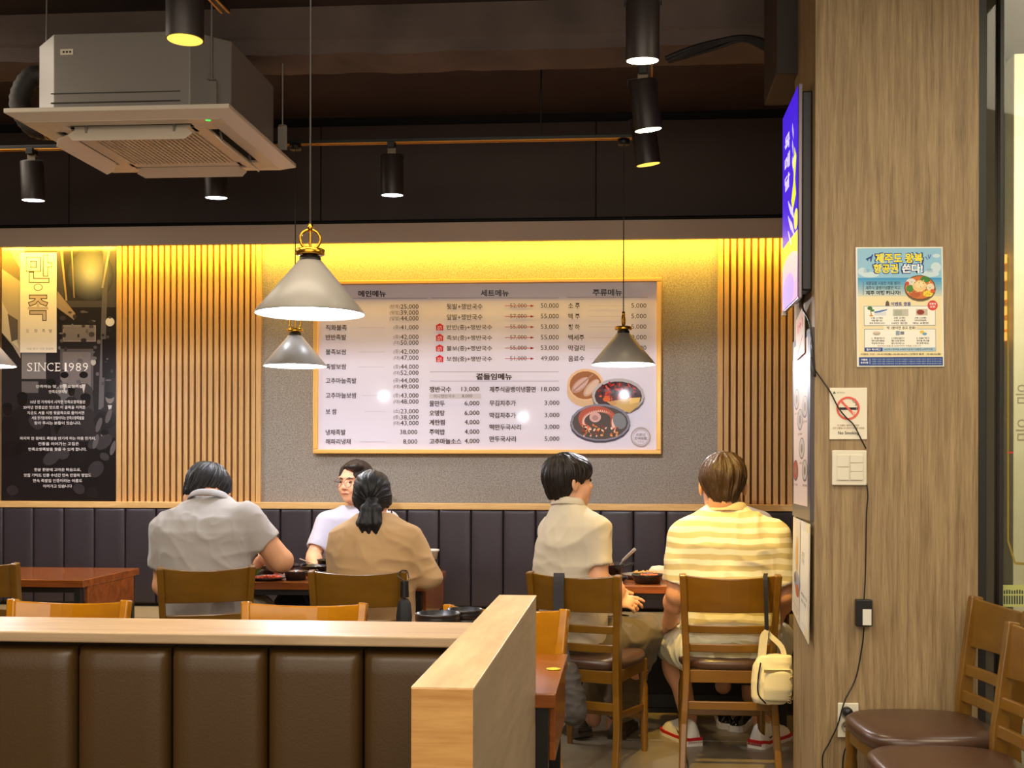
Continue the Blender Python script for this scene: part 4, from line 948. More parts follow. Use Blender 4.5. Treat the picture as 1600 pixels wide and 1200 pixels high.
def chair_at(pxc, Yb, rz, label, m=None, group='wooden dining chairs'):
    # back plane centre at pixel column pxc and depth Yb
    b = at(pxc, 900, Yb); off = Vector((-math.sin(rz)*.245, math.cos(rz)*.245, 0))
    return chair((b.x+off.x, b.y+off.y, 0), rz, label, m, group)
G = 'wooden dining chairs along the bench tables'
chair_at(1141, 4.99, 0, 'brown wooden chair under the striped shirt with a cream bag on its post', None, G)
chair_at(896, 4.97, math.radians(-19), 'brown wooden chair turned a little, carrying the young person in beige polo', None, G)
chair_at(323, 5.14, math.radians(22), 'brown wooden chair of the diner in the grey polo shirt', None, G)
chair_at(559, 5.02, math.radians(6), 'brown wooden chair of the ponytailed woman with an umbrella on its post', None, G)
chair_at(-36, 5.25, math.radians(-6), 'brown wooden chair cut by the left frame edge at the empty table', None, G)
G = 'honey coloured chairs behind the booth'
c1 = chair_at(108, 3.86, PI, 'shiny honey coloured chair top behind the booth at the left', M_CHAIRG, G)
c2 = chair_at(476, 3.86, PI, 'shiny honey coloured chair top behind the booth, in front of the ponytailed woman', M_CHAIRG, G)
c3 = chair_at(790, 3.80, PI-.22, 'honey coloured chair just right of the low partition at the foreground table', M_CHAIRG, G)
G = 'wooden chairs by the shop window'
# facing left, backs to the right
chair((at(1430, 1110, 3.9).x+.0, 3.80, 0), PI/2+.10, 'brown wooden chair against the column, farther of the pair by the window', None, G).scale = (1.03, 1.03, 1.03)
chair((at(1430, 1110, 3.9).x-.03, 3.36, 0), PI/2+.05, 'brown wooden chair nearest the camera by the window', None, G)

# ================================================================== PEOPLE (smooth blended bodies polygonised from distance fields)
V3 = lambda *a: np.array(a, dtype=np.float32)
def n3(v):
    v = np.asarray(v, dtype=np.float64); return v/np.linalg.norm(v)
def hash3(i, j, k):
    h = (i*374761393+j*668265263+k*2147483647) & 0x7fffffff
    h = ((h ^ (h >> 13))*1274126177) & 0x7fffffff
    return ((h ^ (h >> 16)) & 0xffff)/65535.0
def vnoise(P):
    P = np.asarray(P, dtype=np.float64); F = np.floor(P); f = P-F; f = f*f*(3-2*f); I = F.astype(np.int64)
    r = 0
    for a in (0, 1):
        for b in (0, 1):
            for c in (0, 1):
                w_ = (f[:, 0] if a else 1-f[:, 0])*(f[:, 1] if b else 1-f[:, 1])*(f[:, 2] if c else 1-f[:, 2])
                r = r+w_*hash3(I[:, 0]+a, I[:, 1]+b, I[:, 2]+c)
    return r
class Field:
    def __init__(s, lo, hi, h):
        s.h = h; s.lo = np.array(lo, dtype=np.float64)-h*2; s.n = (np.ceil((np.array(hi)-s.lo)/h)+3).astype(int)
        s.D = np.full(s.n, .5, dtype=np.float32); s.x = [(s.lo[i]+h*np.arange(s.n[i])).astype(np.float32) for i in range(3)]
    def region(s, lo, hi):
        a = np.clip(np.floor((np.array(lo)-s.lo)/s.h).astype(int), 0, s.n); b = np.clip(np.ceil((np.array(hi)-s.lo)/s.h).astype(int)+1, 0, s.n)
        sl = tuple(slice(a[i], b[i]) for i in range(3))
        return sl, s.x[0][sl[0]][:, None, None], s.x[1][sl[1]][None, :, None], s.x[2][sl[2]][None, None, :]
    def mix(s, fn, lo, hi, k=.02, cut=False):
        pad = k+2.5*s.h; sl, X, Y, Z = s.region(np.array(lo)-pad, np.array(hi)+pad)
        if 0 in s.D[sl].shape: return
        d = fn(X, Y, Z); A = s.D[sl]
        if cut:                                    # smooth subtraction
            d = -d; h = np.clip(.5-.5*(A-d)/k, 0, 1); s.D[sl] = A*(1-h)+d*h+k*h*(1-h)
        else:
            h = np.clip(.5+.5*(A-d)/k, 0, 1); s.D[sl] = A*(1-h)+d*h-k*h*(1-h)
    def cone(s, a, b, ra, rb, k=.02, end=None, start=None, cut=False, flat=1.0):
        a = np.array(a, float); b = np.array(b, float); ba = b-a; L2 = float(ba @ ba); L = math.sqrt(L2); r = max(ra, rb)
        def fn(X, Y, Z):
            px, py, pz = X-a[0], Y-a[1], Z-a[2]; q = px*ba[0]+py*ba[1]+pz*ba[2]; t = np.clip(q/L2, 0, 1)
            d = np.sqrt((px-t*ba[0])**2+(py-t*ba[1])**2+(pz-t*ba[2])**2)-(ra+(rb-ra)*t)
            if end is not None: d = np.maximum(d, q/L-L-end)
            if start is not None: d = np.maximum(d, -q/L-start)
            return d
        s.mix(fn, np.minimum(a, b)-r, np.maximum(a, b)+r, k, cut)
    def ell(s, c, r, R=None, k=.02, cut=False):
        c = np.array(c, float); r = np.array(r, float); R = np.eye(3) if R is None else R; m = r.max()
        def fn(X, Y, Z):
            p = (X-c[0], Y-c[1], Z-c[2]); k0 = 0; k1 = 0
            for i in range(3):
                u = p[0]*R[0, i]+p[1]*R[1, i]+p[2]*R[2, i]; k0 = k0+(u/r[i])**2; k1 = k1+(u/r[i]**2)**2
            k0 = np.sqrt(k0); k1 = np.sqrt(k1)+1e-6; return k0*(k0-1)/k1
        s.mix(fn, c-m, c+m, k, cut)
    def loft(s, rings, yaw, k=.02, grow=0, zlo=None, zhi=None):
        # rings: (x, y, z, halfwidth, halfdepth) rising; section axis turned by yaw
        rings = sorted(rings, key=lambda q: q[2]); Rg = np.array(rings, float); zs = Rg[:, 2]; cu, su = math.cos(yaw), math.sin(yaw); ww = max(Rg[:, 3])+grow
        z0 = zs[0] if zlo is None else zlo; z1 = zs[-1] if zhi is None else zhi
        def fn(X, Y, Z):
            z = Z.ravel(); f = lambda i: np.interp(z, zs, Rg[:, i]).astype(np.float32)[None, None, :]
            cx, cy, w_, d_ = f(0), f(1), f(3)+grow, f(4)+grow
            px, py = X-cx, Y-cy; u = (px*cu+py*su); v = (-px*su+py*cu); e = 2.4
            q = (np.abs(u/w_)**e+np.abs(v/d_)**e)**(1/e); d = (q-1)*np.minimum(w_, d_)*1.0
            return np.maximum(d, np.maximum(z0-Z, Z-z1))
        s.mix(fn, [Rg[:, 0].min()-ww, Rg[:, 1].min()-ww, z0], [Rg[:, 0].max()+ww, Rg[:, 1].max()+ww, z1], k)
    def mesh(s):
        D = s.D; n = D.shape; S = D < 0
        C = np.zeros((n[0]-1, n[1]-1, n[2]-1), dtype=np.int8)
        for a in (0, 1):
            for b in (0, 1):
                for c in (0, 1): C += S[a:n[0]-1+a, b:n[1]-1+b, c:n[2]-1+c]
        I = np.argwhere((C > 0) & (C < 8)); m = len(I)
        idx = -np.ones(C.shape, dtype=np.int32); idx[I[:, 0], I[:, 1], I[:, 2]] = np.arange(m)
        vals = {}
        for a in (0, 1):
            for b in (0, 1):
                for c in (0, 1): vals[a, b, c] = D[I[:, 0]+a, I[:, 1]+b, I[:, 2]+c]
        P = np.zeros((m, 3)); cnt = np.zeros(m)
        for ax in range(3):
            o = [i for i in range(3) if i != ax]
            for p in (0, 1):
                for q in (0, 1):
                    k0 = [0]*3; k0[o[0]] = p; k0[o[1]] = q; k1 = list(k0); k1[ax] = 1
                    v0, v1 = vals[tuple(k0)], vals[tuple(k1)]; M = (v0 < 0) != (v1 < 0)
                    t = np.where(M, v0/(v0-v1+1e-12), 0); P[:, o[0]] += M*p; P[:, o[1]] += M*q; P[:, ax] += np.where(M, t, 0); cnt += M
        P = (P/cnt[:, None]+I)*s.h+s.lo
        F = []
        for ax in range(3):
            o = [(ax+1) % 3, (ax+2) % 3]
            A = [slice(1, -1)]*3; A[ax] = slice(0, -1); B = list(A); B[ax] = slice(1, None)
            SA, SB = S[tuple(A)], S[tuple(B)]; E = np.argwhere(SA != SB)
            if not len(E): continue
            flip = SA[E[:, 0], E[:, 1], E[:, 2]]; E = E+1; E[:, ax] -= 1
            def cell(d0, d1):
                Q = E.copy(); Q[:, o[0]] -= d0; Q[:, o[1]] -= d1; return idx[Q[:, 0], Q[:, 1], Q[:, 2]]
            q = np.stack([cell(1, 1), cell(0, 1), cell(0, 0), cell(1, 0)], 1)
            q = np.where(flip[:, None], q, q[:, ::-1]); F.append(q[(q >= 0).all(1)])
        return P, np.concatenate(F)
def np_mesh(name, P, F, m, parent=None, smooth=True):
    me = bpy.data.meshes.new(name); me.vertices.add(len(P)); me.vertices.foreach_set('co', np.asarray(P, dtype=np.float32).ravel())
    me.loops.add(F.size); me.loops.foreach_set('vertex_index', F.ravel().astype(np.int32)); me.polygons.add(len(F))
    me.polygons.foreach_set('loop_start', (np.arange(len(F))*4).astype(np.int32)); me.polygons.foreach_set('use_smooth', np.ones(len(F), dtype=bool))
    me.update(calc_edges=True)
    if isinstance(m, (list, tuple)):
        for q in m: me.materials.append(q)
    else: me.materials.append(m)
    o = bpy.data.objects.new(name, me); COL.objects.link(o)
    if parent: o.parent = parent; o.location = -parent.location
    return o
def relax(P, F, it=2, lam=.5):
    n = len(P)
    for _ in range(it):
        acc = np.zeros_like(P); c = np.zeros(n)
        for a, b in ((0, 1), (1, 2), (2, 3), (3, 0)):
            for p, q in ((a, b), (b, a)):
                i = F[:, p]
                for d in range(3): acc[:, d] += np.bincount(i, P[F[:, q], d], n)
                c += np.bincount(i, minlength=n)
        P = P+(acc/np.maximum(c, 1)[:, None]-P)*lam
    return P
def normals(P, F):
    nf = np.cross(P[F[:, 2]]-P[F[:, 0]], P[F[:, 3]]-P[F[:, 1]]); N = np.zeros_like(P)
    for i in range(4):
        for d in range(3): N[:, d] += np.bincount(F[:, i], nf[:, d], len(P))
    return N/(np.linalg.norm(N, axis=1)[:, None]+1e-12)
def rot(yaw=0, pitch=0, roll=0):        # columns: right, face direction, up; pitch>0 bows the head
    return np.array(Matrix.Rotation(yaw, 3, 'Z') @ Matrix.Rotation(-pitch, 3, 'X') @ Matrix.Rotation(roll, 3, 'Y'))
SKIN = mat('skin', (228, 172, 134), .5, bump=.04, bscale=90, var=.05, vscale=20, spec=.4)
SKIN2 = mat('skin_tan', (214, 156, 116), .5, bump=.04, bscale=90, var=.05, vscale=20, spec=.4)
def hair_mat(name, rgb, rough=.42):
    if name in MATS: return MATS[name]
    m, nt, b = new_mat(name); N, L = nt.nodes, nt.links
    tc = N.new('ShaderNodeTexCoord'); mp = N.new('ShaderNodeMapping'); mp.inputs['Scale'].default_value = (1, 1, .16)
    n = N.new('ShaderNodeTexNoise'); n.inputs['Scale'].default_value = 260; n.inputs['Detail'].default_value = 3
    L.new(tc.outputs['Object'], mp.inputs[0]); L.new(mp.outputs[0], n.inputs['Vector'])
    bp = N.new('ShaderNodeBump'); bp.inputs['Strength'].default_value = .7; bp.inputs['Distance'].default_value = .003
    L.new(n.outputs[0], bp.inputs['Height']); L.new(bp.outputs[0], b.inputs['Normal'])
    b.inputs['Base Color'].default_value = (*lin(rgb), 1); b.inputs['Roughness'].default_value = rough; b.inputs['Specular IOR Level'].default_value = .35
    MATS[name] = m; return m
def add_head(F, c, R, s=1.0, fat=1.0, female=False):
    c = np.array(c, float); W = lambda x, y, z: c+s*(R @ np.array([x, y, z]))
    E = lambda x, y, z, r, k=.02, cut=False, Q=None: F.ell(W(x, y, z), np.array(r)*s, R if Q is None else R @ Q, k*s, cut)
    E(0, -.012, .03, (.076, .094, .084)); E(0, .03, -.02, (.064*fat, .062, .085)); E(0, .025, -.058, (.058*fat, .058, .05)); E(0, .066, -.088, (.024, .018, .018), .025)
    E(.036, .06, -.03, (.026, .022, .026), .02); E(-.036, .06, -.03, (.026, .022, .026), .02)
    E(0, .08, .03, (.052, .012, .01), .016)
    for sx in (-1, 1): E(sx*.031, .094, .008, (.016, .011, .010), .008, True)
    F.cone(W(0, .086, .012), W(0, .104, -.024), .007*s, .011*s, .01*s); E(.011, .094, -.029, (.008, .009, .006), .006); E(-.011, .094, -.029, (.008, .009, .006), .006)
    E(0, .089, -.052, (.024, .008, .0055), .006); E(0, .087, -.064, (.02, .008, .006), .006)
    for sx in (-1, 1):
        Q = np.array(Matrix.Rotation(sx*.35, 3, 'Z')); E(sx*.078*(.5+.5*fat), -.008, -.008, (.008, .019, .031), .006, False, Q); E(sx*.082*(.5+.5*fat), .0, -.008, (.006, .009, .02), .005, True, Q)
    return W
def head_bits(W, R, root, s, lips=True, eyes_closed=True):
    K = mat('eye_dark', (24, 18, 16), .2); LIP = mat('lip', (176, 96, 82), .45); BR = mat('eyebrow', (34, 26, 24), .6)
    for sx in (-1, 1):
        p = W(sx*.031, .0865, .006)
        m = MB().lathe([(0, .006*s), (.006*s, .0045*s), (.009*s, 0)], p, 14, tuple(R @ np.array([0, 1, 0])), sx=1.0, sy=.55); o = m.build('eye', K); o.parent = root; o.location = -root.location
        m = MB().tube([W(sx*.014, .0935, .024), W(sx*.03, .0925, .0285), W(sx*.046, .082, .024)], [.0022*s, .003*s, .0015*s], 6); o = m.build('eyebrow', BR); o.parent = root; o.location = -root.location
    o = MB().tube([W(-.022, .0905, -.057), W(-.008, .0965, -.0545), W(0, .097, -.056), W(.008, .0965, -.0545), W(.022, .0905, -.057)], [.002*s, .0042*s, .004*s, .0042*s, .002*s], 8).build('lips', LIP); o.parent = root; o.location = -root.location
def add_hand(F, wrist, d, nrm, side=1, curl=.35, s=1.0, wr=.024, curls=None, thumb=.8):
    # d: pointing direction, nrm: back of the hand, side: +1 thumb on (d x nrm) side
    wrist = np.array(wrist, float); d = n3(d); nrm = n3(np.array(nrm)-d*np.dot(nrm, d)); a = np.cross(d, nrm)*side
    R = np.stack([a, d, nrm], 1)
    F.ell(wrist+d*.048*s, (.039*s, .052*s, .0155*s), R, .012); F.cone(wrist, wrist+d*.03*s, wr*.9, .022*s, .015)
    for i, (x, L) in enumerate(((.029, .066), (.010, .076), (-.009, .07), (-.027, .054))):
        p = wrist+d*(.084-.003*abs(i-1))*s+a*x*s; c = (curls[i] if curls else curl); ang = 0; r = .0088*s
        dd = n3(d+a*x*2.2)
        for j, f in enumerate((.45, .31, .24)):
            ang += c*(.8 if j == 0 else 1.1); v = dd*math.cos(ang)-nrm*math.sin(ang); q = p+v*L*f*s
            F.cone(p, q, r, r*.92, .004); p = q; r *= .92
    p = wrist+d*.028*s+a*.03*s; v = n3(d*.75+a*.8-nrm*.25); q = p+v*.036*s; F.cone(p, q, .0125*s, .0105*s, .01)
    v2 = n3(d*1.0+a*.15-nrm*thumb*.5); q2 = q+v2*.03*s; F.cone(q, q2, .0105*s, .0085*s, .004)
def folds(P, N, amp, freq=(9, 9, 5), seed=0, mask=None):
    Q = P*np.array(freq)+seed; wv = vnoise(P*3+seed)*2
    r = 1-np.abs(2*vnoise(Q+wv[:, None])-1); r2 = 1-np.abs(2*vnoise(Q*2.1+5+wv[:, None])-1)
    d = amp*(r**3-.35)+amp*.4*(r2**3-.3)
    if mask is not None: d = d*mask
    return P+N*d[:, None]
def collar(root, c, nrm, rx, ry, h, m, yaw=0, flare=.02, name='collar', gap=None):
    # folded shirt collar: stands up h around the neck then turns down outwards
    q = Vector((0, 0, 1)).rotation_difference(Vector(nrm)); vs = []; n = 40; prof = [(-.002, 0), (-.004, h), (.004, h+.003), (.012, h-.004), (flare, -.006), (flare-.003, -.012), (flare*.6, -.002), (.002, h*.6)]
    for i in range(n):
        a = 2*PI*i/n
        for r, z in prof: vs.append(Vector(c)+q @ (Matrix.Rotation(yaw, 3, 'Z') @ Vector(((rx+r)*math.cos(a), (ry+r)*math.sin(a), z-(.02*max(0, math.sin(a)))))))
    k = len(prof); fs = [(i*k+j, ((i+1) % n)*k+j, ((i+1) % n)*k+(j+1) % k, i*k+(j+1) % k) for i in range(n) for j in range(k)]
    o = MB().add(vs, fs, True).build(name, m); o.parent = root; o.location = -root.location; return o
def shoe(root, heel, yaw, pitch, L, m, sole, side='shoe', w=.05, h=.07, accent=None, swoosh=None, name='shoe'):
    # heel: point on the ground under the heel; yaw 0 points the toe along +Y
    R = Matrix.Rotation(yaw, 3, 'Z') @ Matrix.Rotation(pitch, 3, 'X'); heel = Vector(heel)
    T = lambda x, y, z: heel+R @ Vector((x, y, z))
    st = [(0, .7, .52), (.02, .86, .95), (.07, .82, 1.05), (.13, .8, .98), (.19, .88, .72), (.24, .95, .55), (.28, .8, .42), (.30, .45, .22)]
    vs = []; n = 14; sc = L/.3
    for y, ww, hh in st:
        for j in range(n):
            a = 2*PI*j/n; x = math.cos(a)*w*ww*(1 if math.sin(a) < 0 else (.9)); z = .02+max(0, math.sin(a))*h*hh+min(0, math.sin(a))*.012
            if math.sin(a) > 0: x *= 1-.25*math.sin(a)
            vs.append(T(x, y*sc, z))
    fs = [(i*n+j, i*n+(j+1) % n, (i+1)*n+(j+1) % n, (i+1)*n+j) for i in range(len(st)-1) for j in range(n)]+[tuple(range(n-1, -1, -1)), tuple(range((len(st)-1)*n, len(st)*n))]
    o = MB().add(vs, fs, True).build(name, m, root); o.location = -root.location
    ol = [(math.copysign(w*.78, s_)*f, y*sc) for s_, seq in ((1, st), (-1, st[::-1])) for y, f, _ in seq]
    for nm, z0, z1, g, mm in (('outsole', 0, .018, 1.28, sole), ('midsole', .018, .032, 1.24, accent or sole)):
        vs = [T(x*g, y+(.008 if y > .15 else -.006), z0) for x, y in ol]+[T(x*g, y+(.008 if y > .15 else -.006), z1+(.012 if y < .06 else 0)) for x, y in ol]; k = len(ol)
        q = MB().add(vs, [tuple(range(k-1, -1, -1)), tuple(range(k, 2*k))]+[(i, (i+1) % k, (i+1) % k+k, i+k) for i in range(k)]).build(nm, mm, o)
    if swoosh:
        s_ = swoosh; pts = [(.045, .052), (.06, .040), (.085, .044), (.125, .066), (.085, .052), (.062, .048)]
        vs = []
        for y, z in pts: vs.append(T(s_*(w*.86*1.01+.002)*(1-.18*max(0, (z-.03)/.04)), y*sc, z+.006))
        MB().add(vs, [tuple(range(6))]).build('swoosh_mark', M_BLACK, o)
        MB().tube(smooth([T(.0, .10*sc, .085), T(s_*.02, .12*sc, .098), T(s_*.01, .14*sc, .082), T(-s_*.02, .12*sc, .094)], 5), .0028, 6).build('lace', M_SHOEW, o)
    return o

def person(label, loc, rings, yaw, head, arms, legs, shirt, trousers, hair, skin=None, sleeves='short', fold=.006, neck=None, hem=None, shorts=None, hd_fat=1.0, group=None, hs=1.0, h_body=.0050, hands=True, neck_r=.055, sleeve_r=1.0, foldseed=0, foldf=(9, 9, 5), hair_style='short', hair_rgb=None):
    skin = skin or SKIN
    root = thing('person', (loc[0], loc[1], 0), label, 'person', group)
    pts = [np.array(r_[:3]) for r_ in rings]+[np.array(head[0])]
    for A in arms: pts += [np.array(q) for q in A['j']]
    for Lg in legs: pts += [np.array(q) for q in Lg['j']]
    pts = np.array(pts); lo, hi = pts.min(0)-.16, pts.max(0)+.16
    for r_ in rings: lo = np.minimum(lo, [r_[0]-r_[3]-.02, r_[1]-r_[3]-.02, r_[2]-.05]); hi = np.maximum(hi, [r_[0]+r_[3]+.02, r_[1]+r_[3]+.02, r_[2]+.05])
    F = Field(lo, hi, h_body)
    F.loft(rings, yaw, .03, grow=-.014, zlo=rings[0][2]+.01 if rings[0][2] < rings[-1][2] else None)
    hc = np.array(head[0], float); R = rot(*head[1])
    top = max(rings, key=lambda q: q[2]); nb = np.array([top[0], top[1], top[2]-.03]); nk = hc+R @ np.array([0, -.035, -.06])*hs
    F.cone(nb, nk, neck_r*1.12, neck_r, .03)
    for A in arms:
        S, E, Wr = [np.array(q, float) for q in A['j']]; r = A.get('r', (.05, .042, .027))
        F.cone(S, E, r[0], r[1], .03); F.cone(E, Wr, r[1], r[2], .012); mid = E+(Wr-E)*.28; F.ell(mid, (r[1]*1.06,)*3, None, .03)
        if A.get('hand', True): add_hand(F, Wr, A['d'], A['n'], A.get('side', 1), A.get('curl', .4), A.get('hs', 1), r[2], A.get('curls'))
    for Lg in legs:
        H, K, An = [np.array(q, float) for q in Lg['j']]; r = Lg.get('r', (.082, .056, .036))
        F.cone(H, K, r[0], r[1], .03); F.cone(K, An, r[1], r[2], .02); F.ell(K+(An-K)*.3+np.array([0, -.012, 0]), (r[1]*1.04, r[1]*1.05, .10), None, .04)
        F.cone(An, An+np.array([0, 0, -.04]), r[2], r[2], .01)
    W = add_head(F, hc, R, hs, hd_fat)
    P, Q = F.mesh(); P = relax(P, Q, 1, .4); np_mesh('body', P, Q, skin, root)
    head_bits(W, R, root, hs)
    # ---- shirt
    z_hem = hem if hem is not None else min(q[2] for q in rings)
    aj = np.array([A['j'][i] for A in arms for i in range(3)] if sleeves == 'long' else [A['j'][i] for A in arms for i in range(2)])
    ra = np.array([[q[0], q[1], q[2]] for q in rings]); wmax = max(q[3] for q in rings)
    lo = np.minimum(aj.min(0)-.09, ra.min(0)-[wmax, wmax, .03]); hi = np.maximum(aj.max(0)+.09, ra.max(0)+[wmax, wmax, .06])
    G = Field(lo, hi, .0065)
    G.loft(rings, yaw, .03, zlo=z_hem)
    cuffs = []
    for A in arms:
        S, E, Wr = [np.array(q, float) for q in A['j']]; r = A.get('r', (.05, .042, .027)); sr = A.get('sr', 1.0)*sleeve_r
        if sleeves == 'long':
            G.cone(S, E, r[0]*1.22*sr, r[1]*1.28*sr, .05); G.cone(E, E+(Wr-E)*A.get('cuff', .92), r[1]*1.28*sr, r[2]*1.3, .012, end=0); cuffs.append((E+(Wr-E)*A.get('cuff', .92), n3(Wr-E), r[2]*1.1))
        else:
            f = A.get('sl', .72); e = S+(E-S)*f; G.cone(S, e, r[0]*1.28*sr, r[0]*1.22*sr, .045, end=0)
            G.cone(e-n3(E-S)*.03, e+n3(E-S)*.02, (r[0]+(r[1]-r[0])*f)*1.1*sr, (r[0]+(r[1]-r[0])*f)*1.1*sr, .003, cut=True, start=0)
    P, Q = G.mesh(); P = relax(P, Q, 2, .5); N = normals(P, Q)
    P = folds(P, N, fold, foldf, foldseed); P = relax(P, Q, 1, .4)
    np_mesh('shirt' if sleeves == 'short' else 'cardigan', P, Q, shirt, root)
    # ---- trousers or shorts
    if legs and trousers:
        lj = np.array([q for Lg in legs for q in Lg['j']]); lo, hi = lj.min(0)-.13, lj.max(0)+.13
        T = Field(lo, hi, .0075)
        hp = (np.array(legs[0]['j'][0])+np.array(legs[1]['j'][0]))/2; T.ell(hp+np.array([0, .0, .02]), (wmax*.95, .155, .12), None, .04)
        for Lg in legs:
            H, K, An = [np.array(q, float) for q in Lg['j']]; r = Lg.get('r', (.082, .056, .036))
            if shorts:
                e = H+(K-H)*shorts; T.cone(H, e, r[0]*1.2, r[1]*1.45, .03, end=0); T.cone(e-n3(K-H)*.03, e+n3(K-H)*.02, r[1]*1.15, r[1]*1.15, .003, cut=True, start=0)
            else:
                T.cone(H, K, r[0]*1.15, r[1]*1.3, .03); T.cone(K, K+(An-K)*.95, r[1]*1.3, r[2]*1.7, .015, end=0)
        P, Q = T.mesh(); P = relax(P, Q, 2, .5); N = normals(P, Q); P = folds(P, N, .013, (9, 9, 9), foldseed+3)
        np_mesh('shorts' if shorts else 'trousers', P, Q, trousers, root)
    # ---- hair
    hb = Field(hc-.17*hs, hc+.17*hs, .0034)
    def HE(x, y, z, r, k=.012, cut=False): hb.ell(W(x, y, z), np.array(r)*hs, R, k, cut)
    HE(0, -.016, .036, (.087, .106, .090)); HE(0, -.05, -.01, (.060 if hair_style == 'short' else .072, .058, .085), .02)
    HE(0, .125, -.055, (.1, .1, .115), .01, True)                     # face
    if hair_style == 'short':
        for sx in (-1, 1): HE(sx*.097, .012, -.045, (.048, .054, .064), .008, True)
        HE(0, -.05, -.125, (.12, .12, .058), .012, True)
    if hair_style == 'bowl':
        HE(0, .052, .05, (.074, .05, .052), .02)
        for sx in (-1, 1): HE(sx*.1, .02, -.055, (.05, .05, .062), .008, True)
        HE(0, -.05, -.125, (.12, .12, .050), .012, True)
    if hair_style == 'tail':
        for sx in (-1, 1): HE(sx*.07, -.005, -.01, (.02, .05, .04), .015)
        HE(0, -.03, -.13, (.12, .12, .058), .012, True)
    if hair_style == 'parted':
        HE(0, .108, .058, (.064, .052, .052), .012, True); HE(-.03, .05, .088, (.05, .045, .026), .015)
        for sx in (-1, 1): HE(sx*.095, .02, -.05, (.045, .052, .055), .008, True)
        HE(0, -.05, -.125, (.12, .12, .058), .012, True)
    P, Q = hb.mesh(); P = relax(P, Q, 1, .5); N = normals(P, Q)
    L = ((P-hc)/hs) @ R; cr_ = np.array([0, -.05, .11]) if hair_style != 'tail' else np.array([0, -.115, -.03])
    v = L-cr_
    if hair_style == 'tail': az = np.arctan2(v[:, 0], v[:, 2]); el = v[:, 1]
    else: az = np.arctan2(v[:, 0], v[:, 1]); el = v[:, 2]
    sw = vnoise(L*18+3)*1.6
    d = .011*(vnoise(np.stack([az*7+sw, el*9, sw], 1))-.5)+.007*(vnoise(np.stack([az*22+sw*2, el*14, sw], 1))-.5)+.003*(vnoise(np.stack([az*60, el*20, sw*3], 1))-.5)
    if hair_style == 'tail': d *= .6
    if hair_style == 'parted': d *= .5
    P = P+N*d[:, None]*hs
    np_mesh('hair', P, Q, hair, root)
    return root, W, R

def rg(*rows):       # (px, py, Y, halfwidth in px, half depth in m)
    out = []
    for px, py, Y, hw, hd in rows:
        p = at(px, py, Y); out.append((p.x, p.y, p.z, hw/ppm(p), hd))
    return out
A3 = lambda px, py, Y: tuple(at(px, py, Y))

# ---- striped shirt, right hand chair
def stripes():
    m, nt, b = new_mat('striped_jersey'); N, L = nt.nodes, nt.links
    tc = N.new('ShaderNodeTexCoord'); sp = N.new('ShaderNodeSeparateXYZ'); n = N.new('ShaderNodeTexNoise'); n.inputs['Scale'].default_value = 7
    L.new(tc.outputs['Object'], sp.inputs[0]); L.new(tc.outputs['Object'], n.inputs['Vector'])
    a = N.new('ShaderNodeMath'); a.operation = 'MULTIPLY_ADD'; a.inputs[1].default_value = .03; L.new(n.outputs[0], a.inputs[0]); L.new(sp.outputs['Z'], a.inputs[2])
    q = N.new('ShaderNodeMath'); q.operation = 'MULTIPLY'; q.inputs[1].default_value = 2*PI/.047; L.new(a.outputs[0], q.inputs[0])
    s = N.new('ShaderNodeMath'); s.operation = 'SINE'; L.new(q.outputs[0], s.inputs[0])
    r = N.new('ShaderNodeValToRGB'); r.color_ramp.elements[0].position = .42; r.color_ramp.elements[1].position = .58
    h = N.new('ShaderNodeMath'); h.operation = 'MULTIPLY_ADD'; h.inputs[1].default_value = .5; h.inputs[2].default_value = .5; L.new(s.outputs[0], h.inputs[0]); L.new(h.outputs[0], r.inputs[0])
    r.color_ramp.elements[0].color = (*lin((206, 190, 144)), 1); r.color_ramp.elements[1].color = (*lin((240, 232, 208)), 1)
    L.new(r.outputs[0], b.inputs['Base Color']); b.inputs['Roughness'].default_value = .8
    return m
SH_STR = stripes()
def cloth(name, rgb, **k): return mat(name, rgb, .85, bump=.12, bscale=320, spec=.2, sheen=.15, **k)
rings = rg((1140, 1032, 5.22, 74, .16), (1141, 985, 5.22, 76, .155), (1141, 930, 5.23, 74, .145), (1141, 885, 5.24, 78, .14), (1140, 850, 5.22, 82, .13), (1139, 825, 5.22, 78, .11), (1137, 808, 5.22, 62, .085), (1135, 797, 5.23, 42, .07), (1134, 788, 5.24, 30, .06))
root, W, R = person('person in a yellow lit striped shirt seated with back turned beside the column', A3(1140, 1000, 5.3), rings, 0,
    (A3(1129, 759, 5.26), (0, .10, 0)),
    [dict(j=(A3(1069, 838, 5.22), A3(1058, 928, 5.22), A3(1046, 972, 5.44)), d=(-.1, .75, -.5), n=(-.6, .2, .75), side=1, sl=.80, r=(.058, .048, .034), curl=.45, hs=1.02),
     dict(j=(A3(1211, 838, 5.22), A3(1224, 930, 5.22), A3(1210, 975, 5.5)), d=(-.2, .9, -.3), n=(.5, .2, .8), side=-1, sl=.80, r=(.058, .048, .034), curl=.4)],
    [dict(j=(A3(1104, 1020, 5.20), A3(1050, 1002, 5.68), A3(1075, 1118, 5.52)), r=(.098, .066, .04)),
     dict(j=(A3(1176, 1020, 5.20), A3(1216, 1000, 5.68), A3(1190, 1122, 5.50)), r=(.098, .066, .04))],
    SH_STR, cloth('shorts_cream', (214, 208, 178)), hair_mat('hair_brown', (64, 46, 26)), SKIN2, shorts=.92, fold=.010, hd_fat=1.08, hs=1.2, neck_r=.066, hem=at(1141, 1024, 5.3).z, foldseed=2)
STR = root
collar(root, A3(1135, 797, 5.235), (0, .15, 1), .076, .07, .03, cloth('collar_cream', (222, 204, 160)))
